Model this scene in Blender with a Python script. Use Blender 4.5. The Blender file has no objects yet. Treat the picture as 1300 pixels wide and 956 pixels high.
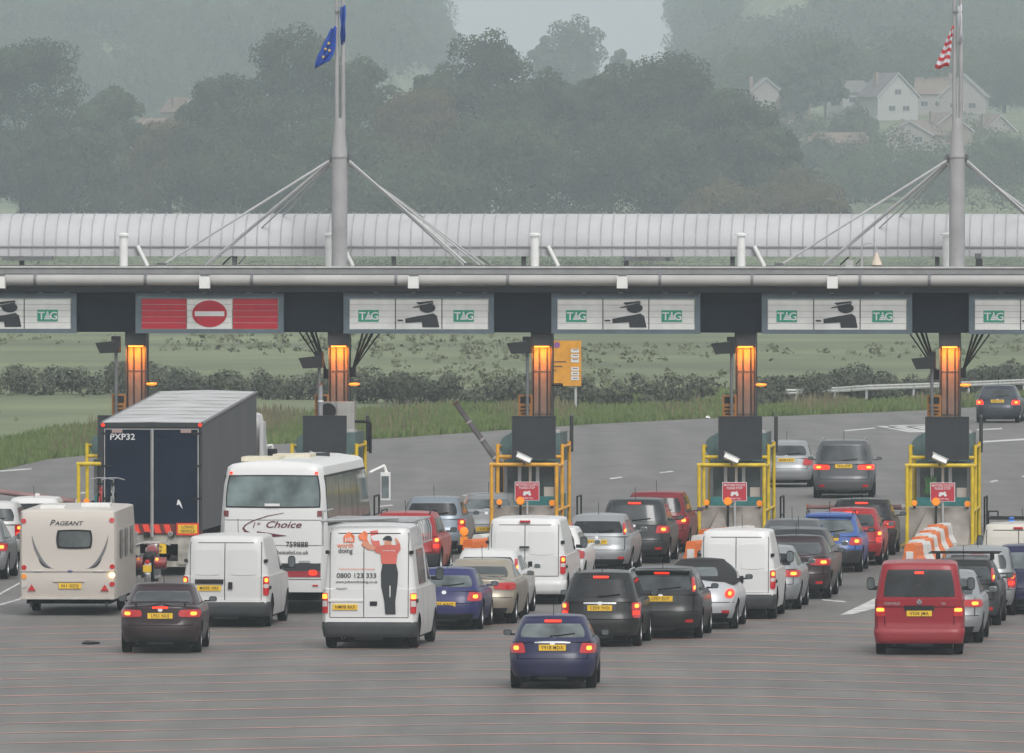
import bpy, bmesh, math, random
import numpy as np
from mathutils import Vector, Matrix
random.seed(11)
R = math.radians
C = bpy.context.scene
COL = C.collection
F = 15000.0; YH = 215.0; HC = 10.0
# ---------------------------------------------------------------- camera, world, sun, exposure
cd = bpy.data.cameras.new("camera"); cam = bpy.data.objects.new("camera", cd); COL.objects.link(cam)
cam.location = (0, 0, HC); cam.rotation_euler = (R(90), 0, 0)
cd.sensor_width = 36; cd.lens = F / 1300 * 36; cd.shift_y = (YH - 478) / 1300
cd.clip_start = 1; cd.clip_end = 12000
C.camera = cam
W = bpy.data.worlds.new("World"); C.world = W; W.use_nodes = True
nt = W.node_tree; nt.nodes.clear()
sky = nt.nodes.new('ShaderNodeTexSky'); sky.sky_type = 'NISHITA'; sky.sun_disc = False
sky.sun_elevation = R(48); sky.sun_rotation = R(162); sky.air_density = 1.0; sky.dust_density = 6.0; sky.ozone_density = 1.0
hs = nt.nodes.new('ShaderNodeHueSaturation'); hs.inputs['Saturation'].default_value = 0.12
bg = nt.nodes.new('ShaderNodeBackground'); bg.inputs['Strength'].default_value = 0.15
wo = nt.nodes.new('ShaderNodeOutputWorld')
nt.links.new(sky.outputs[0], hs.inputs['Color']); mxw = nt.nodes.new('ShaderNodeMix'); mxw.data_type = 'RGBA'; mxw.inputs[0].default_value = .5; mxw.inputs[7].default_value = (4.6, 4.75, 4.85, 1)
nt.links.new(hs.outputs[0], mxw.inputs[6]); nt.links.new(mxw.outputs[2], bg.inputs['Color']); nt.links.new(bg.outputs[0], wo.inputs[0])
sl = bpy.data.lights.new("sun", 'SUN'); sl.energy = 0.9; sl.angle = R(22); sl.color = (1, .97, .93)
so = bpy.data.objects.new("sun", sl); COL.objects.link(so); so.rotation_euler = (R(-42), 0, R(-162))
C.view_settings.view_transform = 'Standard'; C.view_settings.look = 'None'; C.view_settings.gamma = 1
C.view_settings.exposure = 0.26
C.cycles.use_denoising = True
C.cycles.max_bounces = 6; C.cycles.diffuse_bounces = 2; C.cycles.glossy_bounces = 2; C.cycles.transparent_max_bounces = 4
C.cycles.volume_bounces = 3; C.cycles.caustics_reflective = False; C.cycles.caustics_refractive = False
HAZE = 0.00022

# ---------------------------------------------------------------- materials
MATS = {}
def mat(name, col, rough=.6, metal=0, coat=0, emit=0, var=0.12, scale=3.0, ecol=None, spec=.5, col2=None, detail=4, bump=0, island=False):
    if name in MATS: return MATS[name]
    m = bpy.data.materials.new(name); m.use_nodes = True; n = m.node_tree; p = n.nodes['Principled BSDF']
    p.inputs['Roughness'].default_value = rough; p.inputs['Metallic'].default_value = metal
    p.inputs['Coat Weight'].default_value = coat; p.inputs['Coat Roughness'].default_value = .08
    p.inputs['Specular IOR Level'].default_value = spec
    c1 = (*col, 1)
    if var or col2:
        c2 = (*col2, 1) if col2 else tuple(min(1, c * (1 + var)) for c in col) + (1,)
        c1 = c1 if col2 else tuple(c * (1 - var) for c in col) + (1,)
        tc = n.nodes.new('ShaderNodeTexCoord'); no = n.nodes.new('ShaderNodeTexNoise')
        no.inputs['Scale'].default_value = scale; no.inputs['Detail'].default_value = detail
        n.links.new(tc.outputs['Object'], no.inputs['Vector'])
        r = n.nodes.new('ShaderNodeValToRGB'); r.color_ramp.elements[0].color = c1; r.color_ramp.elements[1].color = c2
        r.color_ramp.elements[0].position = .32; r.color_ramp.elements[1].position = .68
        if island:
            g = n.nodes.new('ShaderNodeNewGeometry'); mx = n.nodes.new('ShaderNodeMath'); mx.operation = 'MULTIPLY_ADD'
            mx.inputs[1].default_value = .3; n.links.new(g.outputs['Random Per Island'], mx.inputs[0])
            m2 = n.nodes.new('ShaderNodeMath'); m2.operation = 'MULTIPLY'; m2.inputs[1].default_value = .75
            n.links.new(no.outputs[0], m2.inputs[0]); n.links.new(m2.outputs[0], mx.inputs[2]); n.links.new(mx.outputs[0], r.inputs[0])
        else: n.links.new(no.outputs[0], r.inputs[0])
        n.links.new(r.outputs[0], p.inputs['Base Color'])
        if bump:
            b = n.nodes.new('ShaderNodeBump'); b.inputs['Strength'].default_value = bump
            n.links.new(no.outputs[0], b.inputs['Height']); n.links.new(b.outputs[0], p.inputs['Normal'])
    else: p.inputs['Base Color'].default_value = c1
    if emit:
        p.inputs['Emission Color'].default_value = (*(ecol or col), 1); p.inputs['Emission Strength'].default_value = emit
    MATS[name] = m; return m
def paint(name, col, metal=.0, rough=.35):
    """car paint with road film: a brownish dust in patches, thicker low on the body"""
    k = 'paint_' + name
    if k in MATS: return MATS[k]
    m = bpy.data.materials.new(k); m.use_nodes = True; n = m.node_tree; p = n.nodes['Principled BSDF']
    p.inputs['Metallic'].default_value = metal; p.inputs['Coat Weight'].default_value = .28; p.inputs['Coat Roughness'].default_value = .12; p.inputs['Specular IOR Level'].default_value = .3
    tc = n.nodes.new('ShaderNodeTexCoord'); no = n.nodes.new('ShaderNodeTexNoise'); no.inputs['Scale'].default_value = 2.3; no.inputs['Detail'].default_value = 6
    n.links.new(tc.outputs['Object'], no.inputs['Vector'])
    se = n.nodes.new('ShaderNodeSeparateXYZ'); n.links.new(tc.outputs['Object'], se.inputs[0])
    mr = n.nodes.new('ShaderNodeMapRange'); mr.inputs[1].default_value = .1; mr.inputs[2].default_value = .95; mr.inputs[3].default_value = .34; mr.inputs[4].default_value = .04
    n.links.new(se.outputs[2], mr.inputs[0])
    mu = n.nodes.new('ShaderNodeMath'); mu.operation = 'MULTIPLY'; n.links.new(no.outputs[0], mu.inputs[0]); n.links.new(mr.outputs[0], mu.inputs[1])
    mx = n.nodes.new('ShaderNodeMix'); mx.data_type = 'RGBA'
    mx.inputs[6].default_value = (*col, 1); mx.inputs[7].default_value = (.12, .11, .095, 1)
    n.links.new(mu.outputs[0], mx.inputs[0]); n.links.new(mx.outputs[2], p.inputs['Base Color'])
    ro = n.nodes.new('ShaderNodeMath'); ro.operation = 'MULTIPLY_ADD'; ro.inputs[1].default_value = .8; ro.inputs[2].default_value = rough
    n.links.new(mu.outputs[0], ro.inputs[0]); n.links.new(ro.outputs[0], p.inputs['Roughness'])
    MATS[k] = m; return m
def glassy(name, col, rough=.06):
    return mat(name, col, max(rough, .1), 0, 0, 0, .5, 1.6, spec=.45)
BLK = mat('black_plastic', (.012, .012, .013), .6, spec=.3); RUB = mat('tyre_rubber', (.009, .009, .009), .9, spec=.2)
ALLOY = mat('alloy', (.42, .42, .43), .35, .8); GL = glassy('tinted_glass', (.045, .052, .056)); GL2 = glassy('pale_glass', (.12, .14, .145)); GL3 = glassy('privacy_glass', (.012, .013, .015))
RED = mat('red_lens', (.42, .012, .015), .2, 0, .5, .12, 0); REDON = mat('lit_red_lens', (.8, .03, .01), .2, 0, 0, 1.0, 0, ecol=(1, .035, .01))
HOT = mat('lit_lamp_core', (1, .3, .05), .3, 0, 0, 3.0, 0, ecol=(1, .2, .02)); AMB = mat('amber_lens', (.75, .25, .02), .25, 0, .3, .15, 0)
CLR = mat('clear_lens', (.55, .52, .5), .15, 0, .5); PLATE = mat('yellow_plate', (.8, .5, .03), .45, var=.08, scale=9); INK = mat('black_lettering', (.012, .012, .012), .5, var=0)
CHR = mat('chrome', (.7, .7, .7), .15, 1); DGREY = mat('dark_grey_plastic', (.04, .042, .045), .6, spec=.3); UNDER = mat('underbody', (.005, .005, .005), .95, var=.3, spec=.1)
WHT = mat('white_panel', (.74, .74, .72), .5, var=.05); SILV = mat('galvanised', (.42, .43, .44), .45, .5)
YEL = mat('yellow_paint', (.62, .44, .02), .5, var=.18, scale=4); ORA = mat('orange_yellow_paint', (.68, .34, .03), .5, var=.2, scale=4)
TEAL = mat('teal_panel', (.03, .17, .17), .5, var=.2); CONC = mat('concrete', (.27, .245, .22), .85, var=.2, scale=2.2, bump=.2)

# ---------------------------------------------------------------- object helpers
def link(name, me, m, parent=None, loc=None):
    o = bpy.data.objects.new(name, me); COL.objects.link(o)
    if m is not None:
        for mm in (m if isinstance(m, (list, tuple)) else [m]): me.materials.append(mm)
    if parent: o.parent = parent
    if loc: o.location = loc
    return o
def tag(o, label=None, cat=None, group=None, kind=None):
    if label: o['label'] = label
    if cat: o['category'] = cat
    if group: o['group'] = group
    if kind: o['kind'] = kind
    return o
def thing(name, label, cat, loc=(0, 0, 0), rz=0, group=None):
    o = bpy.data.objects.new(name, None); COL.objects.link(o); o.location = loc; o.rotation_euler = (0, 0, rz); o.empty_display_size = .2
    return tag(o, label, cat, group)
class MB:
    def __init__(s): s.v = []; s.f = []; s.mi = []
    def add(s, vs, fs, mi=0):
        b = len(s.v); s.v += [tuple(v) for v in vs]; s.f += [tuple(i + b for i in f) for f in fs]; s.mi += [mi] * len(fs); return s
    def box(s, x0, x1, y0, y1, z0, z1, mi=0, M=None):
        vs = [Vector((x, y, z)) for z in (z0, z1) for y in (y0, y1) for x in (x0, x1)]
        if M: vs = [M @ v for v in vs]
        return s.add(vs, [(0, 2, 3, 1), (4, 5, 7, 6), (0, 1, 5, 4), (2, 6, 7, 3), (0, 4, 6, 2), (1, 3, 7, 5)], mi)
    def tube(s, p, q, r, n=8, r2=None, mi=0, cap=True):
        p = Vector(p); q = Vector(q); d = (q - p).normalized(); r2 = r if r2 is None else r2
        a = d.orthogonal().normalized(); b = d.cross(a)
        vs = [p + (a * math.cos(2 * math.pi * i / n) + b * math.sin(2 * math.pi * i / n)) * r for i in range(n)]
        vs += [q + (a * math.cos(2 * math.pi * i / n) + b * math.sin(2 * math.pi * i / n)) * r2 for i in range(n)]
        fs = [(i, (i + 1) % n, n + (i + 1) % n, n + i) for i in range(n)]
        if cap: fs += [tuple(range(n - 1, -1, -1)), tuple(range(n, 2 * n))]
        return s.add(vs, fs, mi)
    def path(s, pts, r, n=6):
        for a, b in zip(pts, pts[1:]): s.tube(a, b, r, n)
        return s
    def poly(s, pts2, y=0, t=.01, mi=0):
        """flat outline in x,z extruded in y"""
        n = len(pts2); vs = [(x, y - t, z) for x, z in pts2] + [(x, y, z) for x, z in pts2]
        A = sum(pts2[i][0] * pts2[(i + 1) % n][1] - pts2[(i + 1) % n][0] * pts2[i][1] for i in range(n))
        fr = tuple(range(n)) if A > 0 else tuple(range(n - 1, -1, -1))
        bk = tuple(i + n for i in reversed(fr))
        return s.add(vs, [fr, bk] + [(i, i + n, (i + 1) % n + n, (i + 1) % n) if A > 0 else (i, (i + 1) % n, (i + 1) % n + n, i + n) for i in range(n)], mi)
    def lathe(s, prof, axis='z', n=16, c=(0, 0, 0), mi=0):
        k = len(prof); vs = []
        for i in range(n):
            a = 2 * math.pi * i / n; ca, sa = math.cos(a), math.sin(a)
            for r, h in prof:
                v = (r * ca, r * sa, h) if axis == 'z' else ((h, r * ca, r * sa) if axis == 'x' else (r * ca, h, r * sa))
                vs.append((v[0] + c[0], v[1] + c[1], v[2] + c[2]))
        fs = [(i * k + j, ((i + 1) % n) * k + j, ((i + 1) % n) * k + j + 1, i * k + j + 1) for i in range(n) for j in range(k - 1)]
        return s.add(vs, fs, mi)
    def mesh(s, name, smooth=None, fix=True):
        me = bpy.data.meshes.new(name); me.from_pydata(s.v, [], s.f)
        if fix:
            bm = bmesh.new(); bm.from_mesh(me); bmesh.ops.recalc_face_normals(bm, faces=bm.faces)
            if smooth:
                for f in bm.faces: f.smooth = True
                for e in bm.edges:
                    if len(e.link_faces) == 2 and e.calc_face_angle(0) > R(smooth): e.smooth = False
            bm.to_mesh(me); bm.free()
        if any(s.mi): me.polygons.foreach_set('material_index', s.mi)
        return me
    def build(s, name, m, parent=None, smooth=None, loc=None, fix=True):
        return link(name, s.mesh(name, smooth, fix), m, parent, loc)
def copytree(o, parent=None):
    c = o.copy(); COL.objects.link(c); c.parent = parent
    for ch in list(o.children): copytree(ch, c)
    return c
_txt = {}
def text_verts(s, size, align='CENTER', xs=1.0, shear=0, spacing=1.0):
    """flat lettering outline as (verts2d, faces)"""
    k = (s, align, shear, spacing)
    if k not in _txt:
        cu = bpy.data.curves.new('t', 'FONT'); cu.body = s; cu.align_x = align; cu.size = 1; cu.shear = shear; cu.resolution_u = 3; cu.space_character = spacing
        cu.offset = .012
        o = bpy.data.objects.new('t', cu); COL.objects.link(o); bpy.context.view_layer.update()
        me = bpy.data.meshes.new_from_object(o.evaluated_get(bpy.context.evaluated_depsgraph_get()))
        _txt[k] = ([(v.co.x, v.co.y) for v in me.vertices], [tuple(p.vertices) for p in me.polygons])
        bpy.data.objects.remove(o); bpy.data.curves.remove(cu); bpy.data.meshes.remove(me)
    v, f = _txt[k]
    return [(x * size * xs, y * size) for x, y in v], f
def lettering(s, size, x, z, m, parent, proj, align='CENTER', xs=1.0, name='lettering', shear=0, spacing=1.0):
    v, f = text_verts(s, size, align, xs, shear, spacing)
    me = bpy.data.meshes.new(name); me.from_pydata([proj(px + x, pz + z) for px, pz in v], [], f)
    return link(name, me, m, parent)
def gnd(px, py):
    d = F * HC / (py - YH); return Vector(((px - 650) * d / F, d, 0))

# ---------------------------------------------------------------- shells for vehicle bodies
def lerp_t(tab, z):
    if z <= tab[0][0]: return tab[0][1]
    for (a, u), (b, v) in zip(tab, tab[1:]):
        if z <= b: return u + (v - u) * (z - a) / (b - a)
    return tab[-1][1]
class Shell:
    def __init__(s, L, W, YR, YF, pr=3.2, pf=2.6, A=.75, AF=1.1):
        s.L, s.Wt, s.YRt, s.YFt, s.pr, s.pf, s.A, s.AF = L, W, YR, YF, pr, pf, A, AF
    def w(s, z): return lerp_t(s.Wt, z)
    def yr(s, z): return lerp_t(s.YRt, z)
    def yf(s, z): return lerp_t(s.YFt, z)
    def rear(s, x, z, off=0.0):
        w = s.w(z); q = min(.995, abs(x) / w); y = s.yr(z) + s.A * (1 - (1 - q ** s.pr) ** (1 / s.pr)); k = q ** s.pr
        return (x + math.copysign(off * k, x), y - off * (1 - .6 * k), z)
    def side(s, y, z, sg=1, off=0.0):
        w = s.w(z); r = s.yr(z); f = s.yf(z); x = w
        if y < r + s.A: x = w * max(0, 1 - min(1, (r + s.A - y) / s.A) ** s.pr) ** (1 / s.pr)
        elif y > f - s.AF: x = w * max(0, 1 - min(1, (y - f + s.AF) / s.AF) ** s.pf) ** (1 / s.pf)
        return (sg * (x + off), y, z)
    def ring(s, zfun, t):
        """closed ring; zfun(y, side, t) -> z"""
        out = []; cr = 2 ** (-1 / s.pr); cf = 2 ** (-1 / s.pf)
        def at(kind, u):
            y = u[1]; z = zfun(y, kind == 's', t)
            return z
        NR, NS, NF = 12, 46, 8
        for i in range(NR):
            q = -cr + 2 * cr * i / NR; yy = s.A * (1 - (1 - abs(q) ** s.pr) ** (1 / s.pr)); z = zfun(yy, False, t)
            out.append((q * s.w(z), s.yr(z) + yy, z))
        y0 = s.A * (1 - cr); y1 = s.L - s.AF * (1 - cf)
        def sidept(u, sg):
            yn = y0 + (y1 - y0) * u; z = zfun(yn, True, t); r = s.yr(z); f = s.yf(z)
            y = (r + y0) + ((f - s.AF * (1 - cf)) - (r + y0)) * u
            z = zfun(y, True, t); return s.side(y, z, sg)
        for i in range(NS): out.append(sidept(i / NS, 1))
        for i in range(NF):
            q = cf - 2 * cf * i / NF; yy = s.AF * (1 - (1 - abs(q) ** s.pf) ** (1 / s.pf)); z = zfun(s.L - yy, False, t)
            out.append((q * s.w(z), s.yf(z) - yy, z))
        for i in range(NS): out.append(sidept(1 - i / NS, -1))
        return out
def squircle(u, v, k):
    if k <= 0: return u, v
    a = u * math.sqrt(max(0, 1 - k * v * v / 2)); b = v * math.sqrt(max(0, 1 - k * u * u / 2)); return a, b
def patch(mb, fn, cs, nu=8, nv=5, rnd=.3, skirt=.02, mi=0):
    """cs: (TL, TR, BL, BR) in the 2D space of fn(a, b, off). closed thin lens."""
    g = []; sk = []
    for j in range(nv + 1):
        for i in range(nu + 1):
            u, v = squircle(i / nu * 2 - 1, j / nv * 2 - 1, rnd); u = (u + 1) / 2; v = (v + 1) / 2
            a = (cs[2][0] * (1 - u) + cs[3][0] * u) * (1 - v) + (cs[0][0] * (1 - u) + cs[1][0] * u) * v
            b = (cs[2][1] * (1 - u) + cs[3][1] * u) * (1 - v) + (cs[0][1] * (1 - u) + cs[1][1] * u) * v
            g.append(fn(a, b, 0)); sk.append(fn(a, b, -skirt))
    n = nu + 1
    fs = [(j * n + i, j * n + i + 1, (j + 1) * n + i + 1, (j + 1) * n + i) for j in range(nv) for i in range(nu)]
    bd = [i for i in range(nu)] + [j * n + nu for j in range(nv)] + [nv * n + i for i in range(nu, 0, -1)] + [j * n for j in range(nv, 0, -1)]
    k = len(g); vs = g + [sk[i] for i in bd]
    fs += [(bd[i], bd[(i + 1) % len(bd)], k + (i + 1) % len(bd), k + i) for i in range(len(bd))]
    return mb.add(vs, fs, mi)
def rearfn(S, base): return lambda a, b, o: S.rear(a, b, base + o)
def sidefn(S, sg, base): return lambda a, b, o: S.side(a, b, sg, base + o)

_wheel = {}
def wheels(parent, r, wd, xs, ys, dark=False):
    k = (r, wd, dark)
    if k not in _wheel:
        h = wd / 2
        t = MB().lathe([(r * .64, -h * .8), (r * .8, -h), (r * .95, -h * .95), (r, -h * .7), (r, h * .7), (r * .95, h * .95), (r * .8, h), (r * .64, h * .8)], 'x', 24).mesh('tyre', 35)
        m = MB().lathe([(.001, h * .5), (r * .12, h * .6), (r * .2, h * .35), (r * .55, h * .25), (r * .62, h * .85), (r * .66, h * .85), (r * .66, -h * .8), (.001, -h * .8)], 'x', 24)
        for i in range(5):
            M = Matrix.Rotation(i * 2 * math.pi / 5, 4, 'X'); m.box(h * .3, h * .62, -.03, .03, r * .1, r * .62, 0, M)
        t.materials.append(RUB); rm = m.mesh('rim', 35); rm.materials.append(DGREY if dark else ALLOY)
        _wheel[k] = (t, rm)
    t, rm = _wheel[k]
    for y in ys:
        for sg in (-1, 1):
            w = bpy.data.objects.new('wheel', t); COL.objects.link(w); w.parent = parent; w.location = (sg * xs, y, r)
            if sg < 0: w.rotation_euler = (0, 0, math.pi)
            q = bpy.data.objects.new('rim', rm); COL.objects.link(q); q.parent = w
def mirror(parent, x, y, z, w=.2, h=.15, m=None):
    for sg in (-1, 1):
        b = MB(); x0 = sg * x; x1 = sg * (x + w)
        sq = lambda vx, vz: (lambda k: (vx * k, vz * k))(1 / max(1e-6, (abs(math.cos(math.atan2(vz, vx))) ** 3.4 + abs(math.sin(math.atan2(vz, vx))) ** 3.4) ** (1 / 3.4)))
        b.lathe([(.001, 0), (.6, .0), (.98, .02), (1, .05), (.85, .1), (.4, .13), (.001, .135)], 'y', 20)
        b.v = [(x0 + sg * .02 + sg * w / 2 + sq(vx, vz)[0] * w / 2, y + vy, z + sq(vx, vz)[1] * h / 2) for vx, vy, vz in b.v]
        b.box(min(x0 - sg * .08, x0 + sg * .08), max(x0 - sg * .08, x0 + sg * .08), y + .03, y + .08, z - h * .5, z - h * .2)
        o = b.build('door_mirror', m or BLK, parent, 40)
        g = MB().lathe([(.001, -.004), (.82, -.004), (.82, .002)], 'y', 20)
        g.v = [(x0 + sg * .02 + sg * w / 2 + sq(vx, vz)[0] * w / 2, y + vy, z + sq(vx, vz)[1] * h / 2) for vx, vy, vz in g.v]
        g.build('mirror_glass', GL2, o)
def plate(parent, S, text, x, z, w=.52, h=.115, off=.012):
    y = S.rear(x, z)[1]
    if text is None: return
    p = MB().box(x - w / 2, x + w / 2, y - off - .012, y + .05, z - h / 2, z + h / 2).build('number_plate', PLATE, parent)
    lettering(text, h * .82, x, z - h * .28, INK, p, lambda a, b: (a, y - off - .0155, b), xs=w * .9 / (h * .82) / (.68 * max(4, len(text))), name='registration', spacing=1.1)
    return p
# ---------------------------------------------------------------- car builder
def spot(px, gy, yaw, axle):
    g = gnd(px, gy); t = R(yaw)
    y = g.y - axle * math.cos(t); return ((px - 650) * y / F, y, 0), -t
def car(name, label, cat, px, gy, yaw, pnt, L=4.2, Wd=1.74, H=1.45, belt=.93, style='hatch', bump=None, lamp='mid', lit=True, reg=None, regz=.72,
        high=True, wiper=True, glass=None, rails=False, bars=False, spoiler=False, group='cars queuing for the toll booths', extra=None, mir=None,
        ant=True, badge=True, strip=False, fog=False, box=False, p=3.2, roofm=None, low=None, lampm=None):
    axle = .78; loc, rz = spot(px, gy, yaw, axle)
    T = thing(name, label, cat, loc, rz, group)
    w = Wd / 2; H0 = H - .05; glass = glass or GL
    van = style in ('van', 'bus')
    if van:
        lo = Shell(L, [(.2, w * .95), (.45, w), (.9, w), (belt, w * .99)], [(.2, .08), (.3, .0), (.5, 0), (.54, .06), (belt, .07)], [(.2, L - .1), (.6, L), (belt, L - .25)], 9, 3, .35, .7)
        up = Shell(L, [(belt - .05, w * .985), (H0, w * .84)], [(belt - .05, .07), (H0 - .15, .13), (H0, .2)], [(belt - .05, L - .8), (H0, L - 2.0)], 7, 3, .35, .9)
    else:
        gr = {'hatch': (.12, .5), 'mpv': (.12, .36), 'estate': (.12, .42), 'suv': (.1, .28), 'saloon': (.62, 1.25), 'cabrio': (.62, 1.1), 'fast': (.3, 1.1)}[style]
        dk = .1 if style not in ('saloon', 'cabrio', 'fast') else .06
        lo = Shell(L, [(.2, w * .9), (.4, w * .97), (.62, w), (belt - .08, w * .985), (belt, w * .93)], [(.2, .09), (.3, .02), (.5, .0), (.6, .02), (.63, .06), (belt, dk + .03)],
                   [(.2, L - .1), (.5, L), (.75, L - .05), (belt, L - .4)], p, 2.6, .75, 1.1)
        tw = {'suv': .8, 'mpv': .78, 'cabrio': .7}.get(style, .75)
        up = Shell(L, [(belt - .06, w * .93), (H0 - .1, w * tw * 1.03), (H0, w * tw * .96)], [(belt - .06, gr[0] - .02), (belt, gr[0]), (H0 - .06, gr[1]), (H0, gr[1] + .1)],
                   [(belt - .06, L - .95), (H0, L - 1.85)], p + .4, 2.4, .55, .8)
    if style == 'cabrio':
        lo.Wt = [(.2, w * .88), (.4, w * .97), (.6, w), (.8, w * .97), (belt - .08, w * .88), (belt, w * .8)]; lo.YRt = [(.2, .1), (.3, .03), (.5, 0), (.62, .03), (.8, .11), (belt - .06, .26), (belt, .36)]; lo.A = .85; lo.pr = 2.6
        up.Wt = [(belt - .06, w * .9), (belt + .2, w * .89), (H0 - .12, w * .76), (H0, w * .58)]; up.YRt = [(belt - .06, .5), (belt + .12, .58), (H0 - .15, .9), (H0, 1.15)]
    wr = .31 if not (van or style == 'suv') else .34
    fy = L - .85; ar = wr + .06
    bd = .1 if van else .16
    def zlow(y, sd):
        z = .24
        if sd:
            for c in (axle, fy):
                if abs(y - c) < ar: z = max(z, wr + math.sqrt(ar * ar - (y - c) ** 2))
        return z
    def zbelt(y):
        k = L - 1.0
        if y > k - .3: return belt - bd * 1.3 * min(1, (y - k + .3) / 1.0) ** 1.4 - (.1 * max(0, (y - L + .35) / .35) ** 2)
        return belt
    zf = lambda y, sd, t: zlow(y, sd) + (zbelt(y) - zlow(y, sd)) * t
    mb = MB(); prev = None; rings = [lo.ring(zf, t) for t in (0, .12, .28, .42, .5, .55, .7, .85, .95, 1)]
    top = rings[-1]; cr = [(x * .97, y + (.012 if y < 1 else 0), z + .012) for x, y, z in top]; c2 = [(x * .5, y + (.03 if y < .6 else -.03 if y > L - .6 else 0), z + .035) for x, y, z in top]; c3 = [(0, y, z + .04) for x, y, z in c2]
    rings += [cr, c2, c3]
    n = len(top)
    def loft(mb, rings):
        b = len(mb.v); vs = [v for r in rings for v in r]
        fs = [(j * n + i, j * n + (i + 1) % n, (j + 1) * n + (i + 1) % n, (j + 1) * n + i) for j in range(len(rings) - 1) for i in range(n)]
        mb.add(vs, fs)
    loft(mb, rings)
    if van or style not in ('cabrio',) and roofm is None:
        loft(mb, uprings(up, belt, zbelt, H0, H, van))
    mb.build('body', pnt, T, 42)
    if style == 'cabrio' or roofm:
        m2 = MB(); loft(m2, uprings(up, belt, zbelt, H0, H, van)); m2.build('soft_top' if style == 'cabrio' else 'roof', roofm, T, 42)
    MB().box(-w + .24, w - .24, .16 if style != 'cabrio' else .5, L - .2, .135, .62).build('underbody', UNDER, T)
    MB().box(-w * .9, w * .9, axle + ar, fy - ar, .2, .3).build('sill', UNDER if van else pnt, T)
    wheels(T, wr, .2, w - .12, (axle, fy), van)
    # rear bumper skin, wrapped round to the arch
    bt = .56; bs = MB(); bm = bump or pnt
    def bfn(a, b, o):
        # a runs -1..1 round the rear: |a|<.7 rear face, beyond: sides
        if abs(a) <= .7: return lo.rear(a / .7 * lo.w(b) * .93, b, .022 + o)
        sg = 1 if a > 0 else -1; e = lo.rear(.93 * lo.w(b), b)[1]; y = e + (abs(a) - .7) / .3 * (axle - ar - .02 - e); return lo.side(y, b, sg, .014 + o)
    patch(bs, bfn, ((-1, bt), (1, bt), (-1, .24), (1, .24)), 30, 6, 0, .03)
    bs.build('rear_bumper', bm, T, 45)
    if low is None and not van and len(COL.objects) % 3: low = BLK if bm is pnt else None
    if low:
        b2 = MB(); patch(b2, lambda a, b, o: (lambda q: (q[0], q[1] - .012, q[2]))(bfn(a, b, o)), ((-.62, .36), (.62, .36), (-.6, .23), (.6, .23)), 20, 2, 0, .03); b2.build('bumper_insert', low, T, 45)
    if reg is not None and not van:
        q = MB(); patch(q, rearfn(lo, .005), ((-.33, regz + .085), (.33, regz + .085), (-.36, regz - .085), (.36, regz - .085)), 8, 2, .1, .0); q.build('plate_recess', mat('recess_grey', (.03, .03, .032), .6) if pnt in (MATS.get('paint_black'), MATS.get('paint_dark_grey')) else pnt, T)  # dark grey recess on black and dark grey cars, body paint on the rest
    # seams
    se = MB(); ww = w * .8
    strips = [(-w * .9, w * .9, bt + .02, bt + .034)]
    for a, b, c, d in strips: patch(se, rearfn(lo, .004), ((a, d), (b, d), (a, c), (b, c)), 14, 1, 0, .0)
    if not van and style not in ('saloon', 'cabrio'):
        for sg in (-1, 1): patch(se, rearfn(lo, .004), ((sg * ww - .007, belt - .01), (sg * ww + .007, belt - .01), (sg * ww - .007, bt + .03), (sg * ww + .007, bt + .03)), 1, 4, 0, 0)
    for sg in (-1, 1):
        for ya in (axle + .75, axle + 1.75):
            patch(se, sidefn(lo, sg, .004), ((ya - .008, belt - .03), (ya + .008, belt - .03), (ya - .008, .3), (ya + .008, .3)), 1, 6, 0, 0)
    se.build('panel_seam', UNDER, T)
    # glazing
    if not van:
        zb = belt + (.05 if style not in ('saloon', 'cabrio', 'fast') else .04); zt = H0 - .1
        if style == 'cabrio': zb = belt + .14; zt = H0 - .12
        k = .86 if style != 'cabrio' else .55
        g = MB(); patch(g, rearfn(up, .008), ((-up.w(zt) * (k - .02), zt), (up.w(zt) * (k - .02), zt), (-up.w(zb) * k, zb), (up.w(zb) * k, zb)), 14, 6, .22)
        g.build('rear_window', glass, T, 50)
        for sg in (-1, 1):
            y0 = gr[1] + .28; 
            segs = [(y0 - .1, y0 + .35, .18), (y0 + .42, y0 + 1.25, 0), (y0 + 1.32, L - 1.5, -.5)] if style not in ('saloon', 'cabrio', 'fast') else [(1.35, 2.1, .3), (2.17, L - 1.5, -.45)]
            zs = belt + .05; zq = H0 - .09
            for a, b, sl in segs:
                q = MB(); sa = max(sl, 0) if sl > 0 else .0; sb = sl if sl < 0 else .0
                patch(q, sidefn(up, sg, .008), ((a + sa, zq), (b + sb * .9, zq), (a - sa * .3, zs), (b - .02 - sb * .2, zs)), 4, 4, .1)
                q.build('side_window', glass, T, 50)
        g = MB()
        fr = lambda a, b, o: (a, up.yf(b) - up.AF * (1 - (1 - min(.99, abs(a) / up.w(b)) ** up.pf) ** (1 / up.pf)) + .01 + o, b)
        patch(g, fr, ((-up.w(H0) * .85, H0 - .08), (up.w(H0) * .85, H0 - .08), (-up.w(belt) * .88, belt + .02), (up.w(belt) * .88, belt + .02)), 10, 4, .15)
        g.build('windscreen', GL, T, 50)
        if wiper and style not in ('saloon', 'cabrio', 'fast'):
            z = zb + .03; pts = [up.rear(x, z + abs(x) * .12, .03) for x in (-.05, .1, .3, .42)]; MB().path(pts, .011).build('rear_wiper', BLK, T)
    mirror(T, w + (.0 if not van else .02), L - (1.65 if not van else 1.25), belt + (.07 if not van else .2), .165 if not van else .17, .115 if not van else .27, mir or (BLK if bump or van else pnt))
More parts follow.
